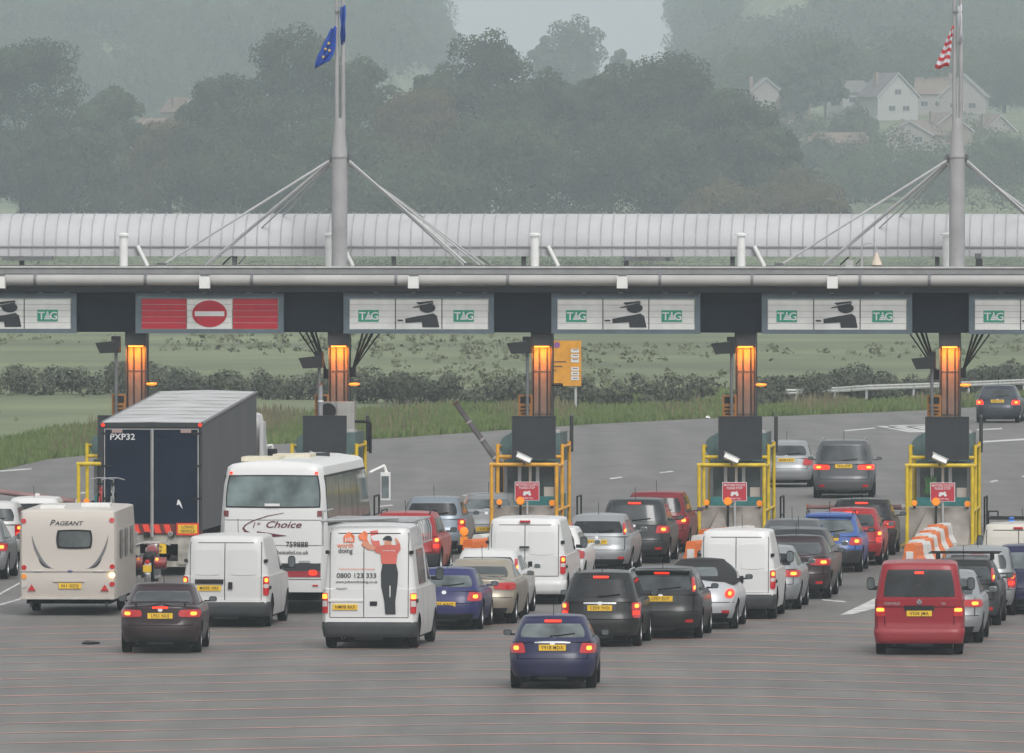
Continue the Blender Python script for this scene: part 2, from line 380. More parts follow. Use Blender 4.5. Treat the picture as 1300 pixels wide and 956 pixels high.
    # lamps
    def lampat(S, cs, hot=None, mt=None, nm='tail_lamp'):
        for sg in (-1, 1):
            f = rearfn(S, .014); q = MB(); c = [(sg * a, b) for a, b in cs]
            patch(q, f, c, 8, 5, 1.0 if lamp == 'round' else .35, .03); o = q.build(nm, mt or (REDON if lit == 2 else RED), T, 50)
            hx = [sum(a for a, b in hot) / 4, sum(b for a, b in hot) / 4] if hot else None
            if hot: hot2 = [(hx[0] + (a - hx[0]) * .72, hx[1] + (b - hx[1]) * .8) for a, b in hot]
            if hot and lit:
                q = MB(); c = [(sg * a, b) for a, b in hot2]; patch(q, rearfn(S, .02), c, 5, 4, .6, .01); q.build('lamp_core', HOT, o, 50)
    x1 = w * .97; mt = lampm
    if lamp == 'mid':
        lampat(lo, ((w * .66, belt - .04), (x1, belt - .07), (w * .6, belt - .25), (x1, belt - .25)), ((w * .74, belt - .1), (w * .9, belt - .1), (w * .74, belt - .2), (w * .9, belt - .2)), mt)
    elif lamp == 'tall':
        lampat(lo, ((w * .76, belt - .03), (x1, belt - .05), (w * .78, belt - .36), (x1, belt - .38)), ((w * .82, belt - .07), (w * .94, belt - .07), (w * .82, belt - .17), (w * .94, belt - .17)), mt)
        lampat(lo, ((w * .8, belt - .22), (w * .94, belt - .22), (w * .8, belt - .31), (w * .94, belt - .31)), None, REDON if lit else RED, 'lower_lamp')
    elif lamp == 'wide':
        lampat(lo, ((w * .46, belt - .06), (x1, belt - .05), (w * .44, belt - .2), (x1, belt - .22)), ((w * .7, belt - .09), (w * .9, belt - .09), (w * .7, belt - .18), (w * .9, belt - .18)), mt)
    elif lamp == 'high':
        ux = up.w(belt + .2)
        lampat(up, ((up.w(H0 - .14) * .9, H0 - .14), (up.w(H0 - .14) * .985, H0 - .14), (ux * .9, belt + .02), (ux * .99, belt + .02)), ((ux * .92, belt + .16), (ux * .985, belt + .16), (ux * .92, belt + .06), (ux * .985, belt + .06)), mt)
    elif lamp == 'van':
        lampat(lo, ((w * .86, belt + .0), (w * .985, belt + .0), (w * .86, belt - .42), (w * .985, belt - .42)), ((w * .88, belt - .03), (w * .975, belt - .03), (w * .88, belt - .14), (w * .975, belt - .14)), mt)
        lampat(lo, ((w * .87, belt - .17), (w * .98, belt - .17), (w * .87, belt - .26), (w * .98, belt - .26)), None, CLR, 'reversing_lamp')
    elif lamp == 'round':
        lampat(lo, ((w * .68, belt - .12), (w * .9, belt - .12), (w * .68, belt - .32), (w * .9, belt - .32)), ((w * .74, belt - .17), (w * .84, belt - .17), (w * .74, belt - .27), (w * .84, belt - .27)), REDON)
    if high and lit:
        q = MB(); S = up; z = H0 - .055
        if style in ('saloon', 'fast'): S = lo; z = belt - .015
        patch(q, rearfn(S, .02), ((-.17, z + .025), (.17, z + .025), (-.17, z - .02), (.17, z - .02)), 4, 1, .2, .02); q.build('high_brake_lamp', REDON, T)
    if fog:
        for sg in (-1, 1):
            q = MB(); patch(q, rearfn(lo, .03), ((sg * w * .6, .42), (sg * w * .78, .42), (sg * w * .6, .35), (sg * w * .78, .35)), 3, 1, .2, .02); q.build('fog_lamp', RED, T)
    if reg: plate(T, lo, reg, 0, regz)
    if strip:
        q = MB(); patch(q, rearfn(lo, .014), ((-.36, regz + .12), (.36, regz + .12), (-.36, regz + .085), (.36, regz + .085)), 8, 1, .2, .02); q.build('boot_strip', CHR, T)
    if badge:
        q = MB(); z = belt - .06 if not van else 1.0; patch(q, rearfn(lo if z < belt else up, .012), ((-.05, z + .04), (.05, z + .04), (-.05, z - .04), (.05, z - .04)), 6, 6, .9, .01); q.build('badge', CHR, T)
    if ant:
        a = Vector((0, gr[1] + .35 if not van else L - 2.2, H - .0)); MB().tube(a - Vector((0, 0, .04)), a + Vector((0, -.12, .3)), .007, 5).build('aerial', BLK, T)
    if spoiler:
        q = MB()
        if style in ('saloon', 'fast', 'cabrio'):
            for sg in (-1, 1): q.box(sg * w * .6 - .02, sg * w * .6 + .02, .14, .22, belt, belt + .1)
            patch(q, lambda a, b, o: (a, .1 + .12 * b + .1 * (a / w) ** 2, belt + .1 + .02 * (1 - (a / w) ** 2) + (o and -.03)), ((-w * .72, 1), (w * .72, 1), (-w * .72, 0), (w * .72, 0)), 12, 2, 0, .03)
        else:
            yy = up.yr(H0 - .02) - .12; patch(q, lambda a, b, o: (a, yy + .22 * b + .1 * (a / w) ** 2, H - .02 - .02 * (1 - b) - .03 * (a / w) ** 2 + (o and -.045)), ((-w * .68, 1), (w * .68, 1), (-w * .68, 0), (w * .68, 0)), 12, 2, 0, .04)
        q.build('spoiler', pnt, T, 40)
    if rails:
        for sg in (-1, 1):
            x = sg * w * .68; MB().path([(x, gr[1] + .25, H - .04), (x, gr[1] + .4, H + .04), (x, L - 2.3, H + .04), (x, L - 2.1, H - .05)], .018).build('roof_rail', ALLOY if rails == 2 else BLK, T, 40)
    if bars:
        for yy in (gr[1] + .7, gr[1] + 1.6):
            q = MB().box(-w * .92, w * .92, yy, yy + .06, H + .1, H + .13)
            for sg in (-1, 1): q.box(sg * w * .7 - .03, sg * w * .7 + .03, yy, yy + .06, H - .06, H + .1)
            q.build('roof_bar', BLK, T)
    ex = MB().tube((-w * .55, .0, .24), (-w * .55, .35, .24), .035, 10, cap=False); ex.build('exhaust_pipe', SILV, T, 40)
    MB().box(-.28, .28, .03, .06, .19, .235).build('bumper_step', BLK, T)
    T['pm'] = pnt.name
    return T, lo, up
def uprings(up, belt, zbelt, H0, H, van):
    def z(y, sd, t): 
        b = min(belt, zbelt(y)) - .03
        return b + (H0 - b) * t
    rs = [up.ring(z, t) for t in (0, .15, .35, .6, .85, .94, 1)]; top = rs[-1]
    ym = sum(v[1] for v in top) / len(top)
    def ins(kx, ky, dz): return [(x * kx, ym + (y - ym) * ky, zz + dz) for x, y, zz in top]
    rs += [ins(.97, .985, .022), ins(.9, .95, .035), ins(.5, .9, .048), ins(0, .85, .05)]
    return rs
# ---------------------------------------------------------------- ground, roads, markings
def struct(name, mb, m, **k): return tag(mb.build(name, m, None, **k), kind='structure')
KD = 1.7
def hz(x, y):
    h = hz0(x / KD, y / KD); return h * KD - 10 * (KD - 1) * min(1, max(0, h / 14))
def hz0(x, y):
    """terrain height: flat to about a kilometre, then hills either side of a shallow gap"""
    s = lambda a, b, v: max(0, min(1, (v - a) / (b - a))) ** 2 * (3 - 2 * max(0, min(1, (v - a) / (b - a))))
    h = 16.5 * s(1080, 1370, y) * s(8, 32, x) + 38 * s(1480, 2250, y) * s(21, 50, x)
    h += 38 * s(1300, 2100, y) * s(-3, -22, x) if x < 0 else 0
    h += 5 * s(1300, 2300, y)
    return h - 0.03 * s(600, 700, y)
def grid_ground():
    xs = [-900, -600, -400, -330] + list(range(-300, -96, 12)) + list(range(-96, 97, 6)) + list(range(108, 301, 12)) + [330, 400, 600, 900]; ys = [-80, 0, 100, 200, 300, 400, 500, 600, 800, 1000] + list(range(1050, 4301, 50))
    v = [(x, y, hz(x, y) - .02) for y in ys for x in xs]; n = len(xs)
    f = [(j * n + i, j * n + i + 1, (j + 1) * n + i + 1, (j + 1) * n + i) for j in range(len(ys) - 1) for i in range(n - 1)]
    mb = MB(); mb.add(v, f); return mb
GRASS = mat('field_grass', (.08, .10, .052), .95, var=.35, scale=.045, col2=(.175, .205, .10), detail=12)
struct('ground', grid_ground(), GRASS, smooth=60)
def asphalt():
    m = mat('asphalt', (.088, .087, .086), .62, var=.0); n = m.node_tree; p = n.nodes['Principled BSDF']
    tc = n.nodes.new('ShaderNodeTexCoord'); outs = []
    for sc, det, sx, lo, hi in ((.035, 6, 26, .80, 1.14), (.22, 7, 2.5, .82, 1.16), (9, 3, 1, .86, 1.12)):
        mp = n.nodes.new('ShaderNodeMapping'); mp.inputs['Scale'].default_value = (sx * sc, sc, sc); mp.inputs['Rotation'].default_value = (0, 0, R(4.5))
        no = n.nodes.new('ShaderNodeTexNoise'); no.inputs['Scale'].default_value = 1; no.inputs['Detail'].default_value = det
        n.links.new(tc.outputs['Object'], mp.inputs[0]); n.links.new(mp.outputs[0], no.inputs['Vector'])
        mr = n.nodes.new('ShaderNodeMapRange'); mr.inputs[1].default_value = .3; mr.inputs[2].default_value = .7; mr.inputs[3].default_value = lo; mr.inputs[4].default_value = hi
        n.links.new(no.outputs[0], mr.inputs[0]); outs.append(mr.outputs[0])
    a = n.nodes.new('ShaderNodeMath'); a.operation = 'MULTIPLY'; n.links.new(outs[0], a.inputs[0]); n.links.new(outs[1], a.inputs[1])
    b = n.nodes.new('ShaderNodeMath'); b.operation = 'MULTIPLY'; n.links.new(a.outputs[0], b.inputs[0]); n.links.new(outs[2], b.inputs[1])
    v = n.nodes.new('ShaderNodeVectorMath'); v.operation = 'SCALE'; v.inputs[0].default_value = (.134, .126, .118); n.links.new(b.outputs[0], v.inputs['Scale'])
    n.links.new(v.outputs[0], p.inputs['Base Color']); return m
ASP = asphalt()
EDGE = [(-700, 760), (-200, 640), (0, 597), (60, 583), (130, 576), (330, 565), (500, 556), (640, 546), (760, 538), (900, 531), (1000, 528), (1170, 521), (1300, 513), (1500, 505), (2200, 490)]
mb = MB(); ed = [gnd(*e) for e in EDGE]
pts = [(-60, 100, 0), (60, 100, 0)] + [(150, 500, 0)] + [(e.x, e.y, 0) for e in reversed(ed)] + [(-60, 200, 0)]
random.seed(5)
mb.add(pts, [tuple(range(len(pts)))])
struct('road', mb, ASP, fix=False)
WM = mat('road_paint_white', (.5, .5, .48), .7, var=.35, scale=1.5); RM = mat('road_paint_red', (.50, .22, .17), .6, scale=.5, col2=(.24, .18, .16), detail=9); YM = mat('road_paint_yellow', (.5, .36, .06), .7, var=.3, scale=2)
def quad_px(mb, pts, z=.005):
    vs = [gnd(*p) for p in pts]; mb.add([(v.x, v.y, z) for v in vs], [tuple(range(len(vs)))])
mb = MB(); prof = [(-60, 15.5), (0, 13.5), (330, 6.5), (560, 2.2), (750, 0), (970, 3), (1130, 7), (1300, 12), (1400, 15)]
d = 263.5
while d > 150:
    yc = YH + F * HC / d
    for (x0, a0), (x1, a1) in zip(prof, prof[1:]):
        if yc < 792 and x1 > 1000: pass
        p0, p1 = gnd(x0, yc + a0), gnd(x1, yc + a1); h = .14
        mb.add([(p0.x, p0.y - h, .005), (p1.x, p1.y - h, .005), (p1.x, p1.y + h, .005), (p0.x, p0.y + h, .005)], [(0, 1, 2, 3)])
    d -= 3.85
struct('rumble_strip_markings', mb, RM, fix=False)
mb = MB()
quad_px(mb, [(1066, 781), (1082, 780), (1130, 768), (1140, 748), (1118, 756), (1098, 766)])
for a, b in (((1042, 761), (1075, 764)),): quad_px(mb, [(a[0], a[1]), (a[0] + 3, a[1] + 1.5), (b[0], b[1] + 1), (b[0] - 3, b[1] - .5)])
quad_px(mb, [(-10, 769), (0, 767), (36, 757), (36, 758.5), (0, 769), (-10, 771.5)]); quad_px(mb, [(-10, 758), (26, 739), (27, 740.5), (-10, 761)])
for x0, y0, x1 in ((542, 633, 560), (586, 627, 604), (478, 641, 500), (773, 605.5, 791), (836, 598, 856), (1256, 609.5, 1268), (1296, 603, 1306), (430, 650, 450), (95, 625, 110)):
    quad_px(mb, [(x0, y0 + 2), (x0 + 3, y0 + 3), (x1, y0 + .9), (x1 - 3, y0 - .2)])
quad_px(mb, [(1248, 562), (1400, 553), (1400, 551), (1248, 560)]); quad_px(mb, [(0, 597.5), (40, 594.5), (40, 596), (0, 599)])
for i in range(6): # faded hatching on the far apron
    x = 1112 + i * 12; quad_px(mb, [(x, 541 + (i % 2)), (x + 42, 549), (x + 54, 549), (x + 14, 541 + (i % 2))])
quad_px(mb, [(1070, 546.5), (1110, 543), (1112, 544), (1074, 547.5)]); quad_px(mb, [(1240, 545), (1272, 543.5), (1272, 545), (1240, 546.5)]); quad_px(mb, [(1130, 540), (1180, 539), (1180, 540), (1130, 541)])
struct('white_road_markings', mb, WM, fix=False)

# ---------------------------------------------------------------- plaza frame
TH = R(4.5); hv = Vector((math.sin(TH), math.cos(TH), 0)); rv = Vector((math.cos(TH), -math.sin(TH), 0)); BAY = 5.49
P4 = gnd(1193, 697); O = P4 - rv * BAY * 4
def at(px, py, yl):
    p = O + hv * yl; q = (px - 650) / F; t = (q * p.y - p.x) / (rv.x - q * rv.y); d = p.y + t * rv.y
    return t, HC - (py - YH) * d / F
def local(k): p = O + rv * (BAY * k); return (p.x, p.y, 0)
DK = mat('dark_blue_cladding', (.005, .009, .019), .7, spec=.2, var=.15, scale=1.2); STEEL = mat('grey_steel', (.15, .155, .16), .5, .2, var=.2, scale=2); LSTEEL = mat('pale_grey_steel', (.42, .42, .42), .5, .1, var=.12, scale=.8)
FRM = mat('sign_frame_blue_grey', (.10, .135, .16), .5); SW = mat('sign_white', (.74, .74, .72), .5, var=.05); SB = mat('sign_black', (.02, .022, .026), .5); SR = mat('sign_red', (.45, .006, .025), .5, var=.08); SG = mat('sign_green', (.02, .30, .19), .5)
BLADE = mat('slat_joint', (.36, .36, .36), .6)
TXTW = mat('white_lettering', (.72, .72, .72), .5, var=0)
WHO = ["far left island", "island behind the coach", "middle island", "island behind the soft-top car", "island behind the red van", "island past the right edge"]
def official(mb, y, sx, sz, cx, cz):
    P = lambda pts: [(cx + (a - 707.5) / 171, cz + (171 - b) / 171) for a, b in pts]
    mb.poly(P([(645, 193), (700, 181), (740, 175), (775, 168), (792, 180), (803, 232), (725, 232), (722, 208), (647, 212)]), y)
    mb.poly(P([(610, 197), (635, 197), (635, 204), (610, 204)]), y)
    mb.poly(P([(748 + 37 * math.cos(t * .3307), 143 + 23 * math.sin(t * .3307)) for t in range(19) if math.sin(t * .3307) > -.45 or math.cos(t * .3307) > .2]), y)
    mb.poly(P([(680, 139), (682, 143), (708, 140), (775, 124), (774, 119), (706, 133)]), y + .001); mb.poly(P([(695, 118), (770, 110), (778, 116), (708, 128)]), y)
def tagplate(parent, y, cx, cz, w=.55, h=.31):
    o = MB().box(cx - w / 2, cx + w / 2, y - .012, y, cz - h / 2, cz + h / 2).build('tag_logo', SG, parent)
    for s, x in (('T', -.3), ('G', .3)): lettering(s, h * .95, cx + x * w, cz - h * .34, TXTW, o, lambda a, b: (a, y - .016, b), xs=1.05)
    t = MB()
    for a, b in ((.0, .3), (.36, .52), (.58, .74), (.8, .98)):
        f = lambda q: cz + h * .36 - q * h * .7
        t.poly([(cx - a * h * .32, f(a)), (cx + a * h * .32, f(a)), (cx + b * h * .32, f(b)), (cx - b * h * .32, f(b))] if a else [(cx - .01, f(0)), (cx + .01, f(0)), (cx + b * h * .32, f(b)), (cx - b * h * .32, f(b))], y - .013, .003)
    t.build('striped_triangle', TXTW, o)
GO = (O.x, O.y, 0)
gan = thing('toll_gantry', 'long steel canopy gantry carried on columns over all the toll lanes', 'gantry', GO, -TH)
tL, _ = at(-240, 400, 5.5); tR, _ = at(1560, 400, 5.5)
def band(y0, y1, py0, py1, name, m, parent=gan, a=tL, b=tR, **k):
    z1 = at(650, py0, y0)[1]; z0 = at(650, py1, y0)[1]; return MB().box(a, b, y0, y1, z0, z1).build(name, m, parent, **k)
band(5.0, 12.5, 339.5, 348, 'roof_deck', mat('deck_grey', (.24, .24, .245), .6, var=.12)); band(4.96, 4.99, 338, 340.3, 'roof_edge_trim', mat('trim_cream', (.5, .5, .48), .6))
z = at(650, 356, 4.7)[1]; MB().tube((tL, 4.7, z), (tR, 4.7, z), .15, 16).build('service_pipe', mat('pipe_grey', (.38, .37, .36), .6, 0, var=.1, scale=.9), gan, 50)
for px in (45, 185, 320, 503, 645, 838, 955, 1092, 1180):
    t = at(px, 356, 4.7)[0]; MB().tube((t - .04, 4.7, z), (t + .04, 4.7, z), .165, 16).build('pipe_collar', STEEL, gan, 50)
band(5.3, 12.3, 348, 371.5, 'dark_beam', mat('dark_steel', (.015, .016, .018), .8))  # near-black beam behind the pipe, above the lane signs
band(6.3, 12, 371.5, 374, 'soffit', DK)
zt = at(650, 372, 5.6)[1]; zb = at(650, 423.5, 5.6)[1]
SIGNS = [(-95, 97, 'tag'), (172, 360, 'noentry'), (436, 627, 'tag'), (700, 889, 'tag'), (967, 1158, 'tag'), (1230, 1420, 'tag')]
inf = [(-240, -95)] + [(SIGNS[i][1], SIGNS[i + 1][0]) for i in range(5)] + [(1420, 1560)]
for a, b in inf:
    ta = at(a, 400, 5.6)[0]; tb = at(b, 400, 5.6)[0]; MB().box(ta - .02, tb + .02, 5.62, 6.2, zb + .03, zt).build('infill_panel', DK, gan)
for i, (a, b, kind) in enumerate(SIGNS):
    ta = at(a, 400, 5.4)[0]; tb = at(b, 400, 5.4)[0]; cx = (ta + tb) / 2; wd = tb - ta; cz = (zt + zb) / 2; hh = (zt - zb) / 2
    lab = ['lane sign with officer symbol and TAG logo, cut by left edge', 'red lane sign with white no entry panel above the lorry lane', 'lane sign with officer and TAG logos above the coach', 'lane sign with officer and TAG logos right of the yellow map board',
           'lane sign with officer and TAG logos above the two cars beyond the booths', 'lane sign with TAG logo, cut by right edge'][i]
    T = thing('lane_sign', lab, 'sign', tuple(O + hv * 5.4 + rv * cx + Vector((0, 0, cz))), -TH, 'lane signs on the gantry')
    f = MB(); hw = wd / 2
    f.box(-hw, hw, 0, .16, hh - .15, hh); f.box(-hw, hw, 0, .16, -hh, -hh + .11); f.box(-hw, -hw + .16, 0, .16, -hh + .11, hh - .15); f.box(hw - .14, hw, 0, .16, -hh + .11, hh - .15); f.build('frame', FRM, T)
    iw = hw - .15; z0 = -hh + .12; z1 = hh - .155; pw = iw * 2 / 3
    for j in range(3):
        x0 = -iw + j * pw + .012; x1 = -iw + (j + 1) * pw - .012; m = SR if kind != 'tag' and j != 1 else SW
        p = MB().box(x0, x1, .03, .12, z0, z1).build('panel', m, T)
        l = MB()
        for q in range(1, 5): zz = z0 + (z1 - z0) * q / 5; l.box(x0, x1, .026, .0295, zz - .005, zz + .005)
        l.build('blade_joint', BLADE, p)
        pc = ((x0 + x1) / 2, (z0 + z1) / 2)
        if kind == 'tag' and j == 1: g = MB(); official(g, .024, 1.22, .98, *pc); g.build('officer_symbol', SB, p)
        elif kind == 'tag': tagplate(p, .024, pc[0] + (-.1 if j == 0 else -.02 * (i % 3)), pc[1] - .05)
        elif j == 1:
            g = MB(); g.poly([(pc[0] + .47 * math.cos(k * math.pi / 16), pc[1] + .36 * math.sin(k * math.pi / 16)) for k in range(32)], .024); g.build('red_disc', SR, p)
            MB().box(pc[0] - .4, pc[0] + .4, .006, .0135, pc[1] - .065, pc[1] + .065).build('white_bar', TXTW, p)
    if kind == 'tag':
        for j in (1, 2): MB().box(-iw + j * pw - .012, -iw + j * pw + .012, .02, .1, z0, z1).build('divider', SB, T)
    c = MB()
    for q in (-.3, -.05, .25, .42): c.box(wd * q, wd * q + .12, .02, .12, hh, hh + .035)
    c.build('fixing_clip', WHT, T)
# barrel roofed service duct on the deck
tz1 = at(650, 271.5, 10)[1]; tz0 = at(650, 325.5, 9)[1]; zs = at(650, 314, 9)[1]
prof = [(9, tz0), (9, zs)] + [(10.15 - 1.15 * math.cos(a * math.pi / 12), zs + (tz1 - zs) * math.sin(a * math.pi / 12)) for a in range(1, 12)] + [(11.3, zs), (11.3, tz0)]
vm = MB(); pitch = .3235
vt = thing('barrel_vault_duct', 'long ribbed silver barrel-roofed duct running along the top of the canopy', 'duct', GO, -TH)
for nm, grow in (('roof', 0),):
    n = len(prof); vm.add([(tL, y, zz) for y, zz in prof] + [(tR, y, zz) for y, zz in prof], [(i, i + 1, n + i + 1, n + i) for i in range(n - 1)] + [(0, n, 2 * n - 1, n - 1)] + [tuple(range(n)), tuple(range(n, 2 * n))])
VM = mat('ribbed_aluminium', (.45, .455, .465), .65, 0, var=.1, scale=.6)
vm.build('barrel_roof', VM, vt, 50)
rb = MB(); t = tL + .1
while t < tR:
    n = len(prof) - 0
    for tw in (t,):
        o2 = [(y + (-.03 if y < 10.15 else .03) * (1 if zz <= zs + .001 else abs(math.cos(math.atan2(zz - zs, abs(10.15 - y) + 1e-4)))), zz + .03 * ((zz - zs) / (tz1 - zs) if zz > zs else 0)) for y, zz in prof]
        vs = [(t - .009, y, zz) for y, zz in o2] + [(t + .009, y, zz) for y, zz in o2] + [(t - .014, y, zz) for y, zz in prof] + [(t + .014, y, zz) for y, zz in prof]
        k = len(o2); rb.add(vs, [(i, i + 1, k + i + 1, k + i) for i in range(k - 1)] + [(i, i + 1, 2 * k + i + 1, 2 * k + i) for i in range(k - 1)] + [(k + i, k + i + 1, 3 * k + i + 1, 3 * k + i) for i in range(k - 1)])
    t += pitch
rb.build('standing_seams', mat('seam_grey', (.36, .365, .37), .6), vt)
band(8.96, 8.99, 312.5, 314.2, 'skirt_line', mat('skirt_grey', (.26, .265, .27), .6), vt)
dz = at(650, 339.5, 5)[1]
for px in (28, 665, 795, 930, 1190, 500, 298):
    t, _ = at(px, 330, 9.3); MB().box(t - .06, t + .06, 9.2, 9.35, dz, tz0).build('support_post', STEEL, vt)
for a, b in ((3, 67), (793, 850), (845, 855)):
    ta = at(a, 330, 9)[0]; tb = at(b, 330, 9)[0]; MB().box(ta, tb, 8.9, 9.1, tz0 - .12, tz0 - .01).build('cable_tray', STEEL, vt)
# vent posts, curved struts
for i, px in enumerate((157, 418, 679, 941, 1202)):
    t, ztop = at(px, 300, 8.4)
    lb = ['white flue with flat cap above the lorry', 'white flue with flat cap beside the blue-flag mast', 'white flue with flat cap midway between the two masts', 'white flue with flat cap left of the dome camera', 'white flue with flat cap beside the striped-flag mast'][i]
    T = thing('flue', lb, 'flue', tuple(O + hv * 8.4 + rv * t + Vector((0, 0, dz))), -TH, 'flues along the canopy'); hh = ztop - dz
    MB().tube((0, 0, 0), (0, 0, hh), .115, 16).build('pipe', WHT, T, 50); MB().tube((0, 0, hh + .02), (0, 0, hh + .06), .17, 16).tube((0, 0, hh + .06), (0, 0, hh + .1), .17, 16, .05).build('cap', WHT, T, 50)
    if px != 1202: MB().path([(.62 - .3 * math.cos(a / 5 * 1.5), .5, .55 * math.sin((5 - a) / 5 * 1.57) * 1.0) for a in range(5, -1, -1)], .06, 8).build('curved_strut', WHT, T, 50)
# floodlight boxes on the pipe
for i, px in enumerate((0, 260, 525, 790, 1057)):
    t, zz = at(px, 358, 4.4)
    T = thing('camera_housing', ['small white camera box on the pipe at the left edge', 'small white camera box on the pipe above the no entry sign', 'small white camera box on the pipe above the coach lane sign', 'small white camera box on the pipe right of the map board', 'small white camera box on the pipe below the dome camera'][i], 'camera', tuple(O + hv * 4.4 + rv * t + Vector((0, 0, zz))), -TH, 'camera boxes on the gantry pipe')
    MB().box(-.14, .14, -.12, .12, -.17, .15).build('housing', WHT, T); MB().box(-.11, .11, -.06, .2, .15, .21).build('bracket', STEEL, T); MB().box(.08, .15, .0, .08, -.23, -.17).build('lens', DGREY, T)
# masts
def mast(px, lab, seed):
    t, _ = at(px, 330, 7); T = thing('cable_stayed_mast', lab, 'mast', tuple(O + hv * 7 + rv * t + Vector((0, 0, dz))), -TH, 'masts rising through the canopy')
    zz = lambda py: at(px, py, 7)[1] - dz
    m = MB().tube((0, 0, -.2), (0, 0, zz(200)), .215, 20); m.tube((0, 0, zz(200)), (0, 0, zz(198)), .24, 20).tube((0, 0, zz(198)), (0, 0, zz(150)), .215, 20, .12); m.build('shaft', mat('mast_grey', (.34, .335, .34), .6, 0, var=.12, scale=1.5), T, 40)
    for dx in (-.07, .1): MB().tube((dx, 0, zz(165)), (dx, 0, zz(-48)), .062, 10, .05).build('twin_pole', MATS['mast_grey'], T, 50)
    MB().box(-.12, .14, -.07, .07, zz(17), zz(14)).build('pole_clamp', STEEL, T)
    for dx in (-.26, .26): MB().tube((dx, 0, zz(206)), (dx, -.02, zz(196)), .05, 8).build('cable_lug', STEEL, T)
    for sg, ends in ((-1, ((-226, 345, 5.1), (-170, 338, 7.5), (-166, 338, 8), (-148, 338, 10.5), (-128, 338, 12.3))), (1, ((164, 346, 5.1), (158, 346, 5.3), (178, 340, 7.5), (184, 340, 8), (190, 338, 12)))):
        for i, (ex, ey, yl) in enumerate(ends):
            te, ze = at(px + ex, ey, yl); st = (sg * .24, 0, zz(203 + i * 1.5)); en = (te - t, yl - 7, dz - dz + .04)
            MB().tube(st, en, .034 if i < 2 else .024, 6).build('stay_cable', LSTEEL, T)
            if i == 0: MB().box(en[0] - .12, en[0] + .12, en[1] - .05, en[1] + .05, 0, .12).build('anchor', STEEL, T)
    return T, t, zz
mA, tA, zA = mast(431, 'tall grey mast flying the two blue flags, with stay cables', 1)
mB, tB, zB = mast(1215, 'tall grey mast flying the striped and the white flag, with stay cables', 2)
def flag(name, lab, tM, zf, px0, mats, pts, cat='flag', stars=(), stripes=0, g=None):
    """pts: rows of (left px, right px, y px) from hoist down; folded cloth hanging"""
    T0 = tuple(O + hv * 7 + rv * tM + Vector((0, 0, dz))); mb = MB(); nu = 8; rows = []
    n = len(pts)
    for j, (a, b, py) in enumerate(pts):
        for i in range(nu + 1):
            u = i / nu; x = (a + (b - a) * u - px0) / 46.8; mb.v.append((x, -.1 + .05 * math.sin(u * 14 + j * .8), zf(py + 2 * math.sin(u * 6))))
    for j in range(n - 1):
        for i in range(nu):
            mb.f.append((j * (nu + 1) + i, j * (nu + 1) + i + 1, (j + 1) * (nu + 1) + i + 1, (j + 1) * (nu + 1) + i))
            mb.mi.append((j % 2) if stripes == 1 else 0)
    o = mb.build('cloth' if False else name, mats, None, 60, loc=T0); o.rotation_euler = (0, 0, -TH); so = o.modifiers.new('s', 'SOLIDIFY'); so.thickness = .012
    tag(o, lab, cat, g)
    for (sx, sy) in stars:
        s = MB().poly([((sx - px0) / 46.8 + (.05 if k % 2 == 0 else .02) * math.sin(k * math.pi / 5), zf(sy) + (.05 if k % 2 == 0 else .02) * math.cos(k * math.pi / 5)) for k in range(10)], -.165, .006); s.build('yellow_star', mat('flag_yellow', (.7, .5, .05), .7), o)
    return o
FB = mat('flag_blue', (.015, .07, .36), .8, var=.2, scale=6); FR = mat('flag_red', (.6, .05, .06), .8); FW = mat('flag_white', (.7, .7, .74), .8)
flag('flag', 'blue flag with yellow stars streaming down left of its pole', tA, zA, 431, [FB], [(421, 427, 35), (416, 427, 45), (411, 427, 55), (408, 426, 63), (404, 424, 70), (401, 419, 78), (400, 403, 86)], stars=((414, 62), (419, 64), (411, 72), (418, 55)), g='flags on the masts')
flag('flag', 'limp blue flag hanging down the right pole of its mast', tA, zA, 431, [FB], [(433, 439, 8), (432, 439, 20), (433, 438, 32), (432, 439, 44), (433, 438, 55)], g='flags on the masts')
pts = [(1206, 1211, 34)] + [(1206 - j * 1.9, 1211 - j * 1.15, 34 + j * 6.3) for j in range(1, 9)]
def striped():
    o = flag('flag', 'red and white striped flag streaming left of its pole', tB, zB, 1215, [FR, FW], [(1209 - j * 2.0, 1211 - j * .55 + (0 if j else 0), 34 + j * 4.7) for j in range(12)], stripes=1, g='flags on the masts')
striped()
flag('flag', 'limp white flag hanging down the right pole of its mast', tB, zB, 1215, [FW], [(1217, 1221, 7), (1216, 1221, 20), (1217, 1221, 32), (1216, 1221, 44), (1217, 1221, 55)], g='flags on the masts')
# dome camera on a swan-neck, hanging loudspeaker
t, _ = at(1094, 330, 5.5); T = thing('dome_camera', 'white dome camera hanging from a curved swan-neck pole on the canopy', 'camera', tuple(O + hv * 5.5 + rv * t + Vector((0, 0, dz))), -TH)
MB().tube((0, 0, -.05), (0, 0, .48), .03, 8).path([(0, 0, .48)] + [(.19 - .19 * math.cos(a), 0, .5 + .16 * math.sin(a)) for a in [k * math.pi / 8 for k in range(9)]] + [(.38, 0, .36)], .018, 6).build('swan_neck', LSTEEL, T, 50)
MB().lathe([(.001, .3), (.03, .3), (.06, .2), (.14, .02), (.14, -.04)], 'z', 14, (.4, 0, .1)).build('hood', mat('cream_hood', (.62, .52, .42), .5), T, 40); MB().lathe([(.13, -.04), (.1, -.11), (.001, -.14)], 'z', 14, (.4, 0, .1)).build('dome', GL3, T, 50)
MB().box(-.2, .25, -.1, .1, -.05, .03).box(-.42, -.22, -.1, .0, .02, .2).build('base_plate', LSTEEL, T)
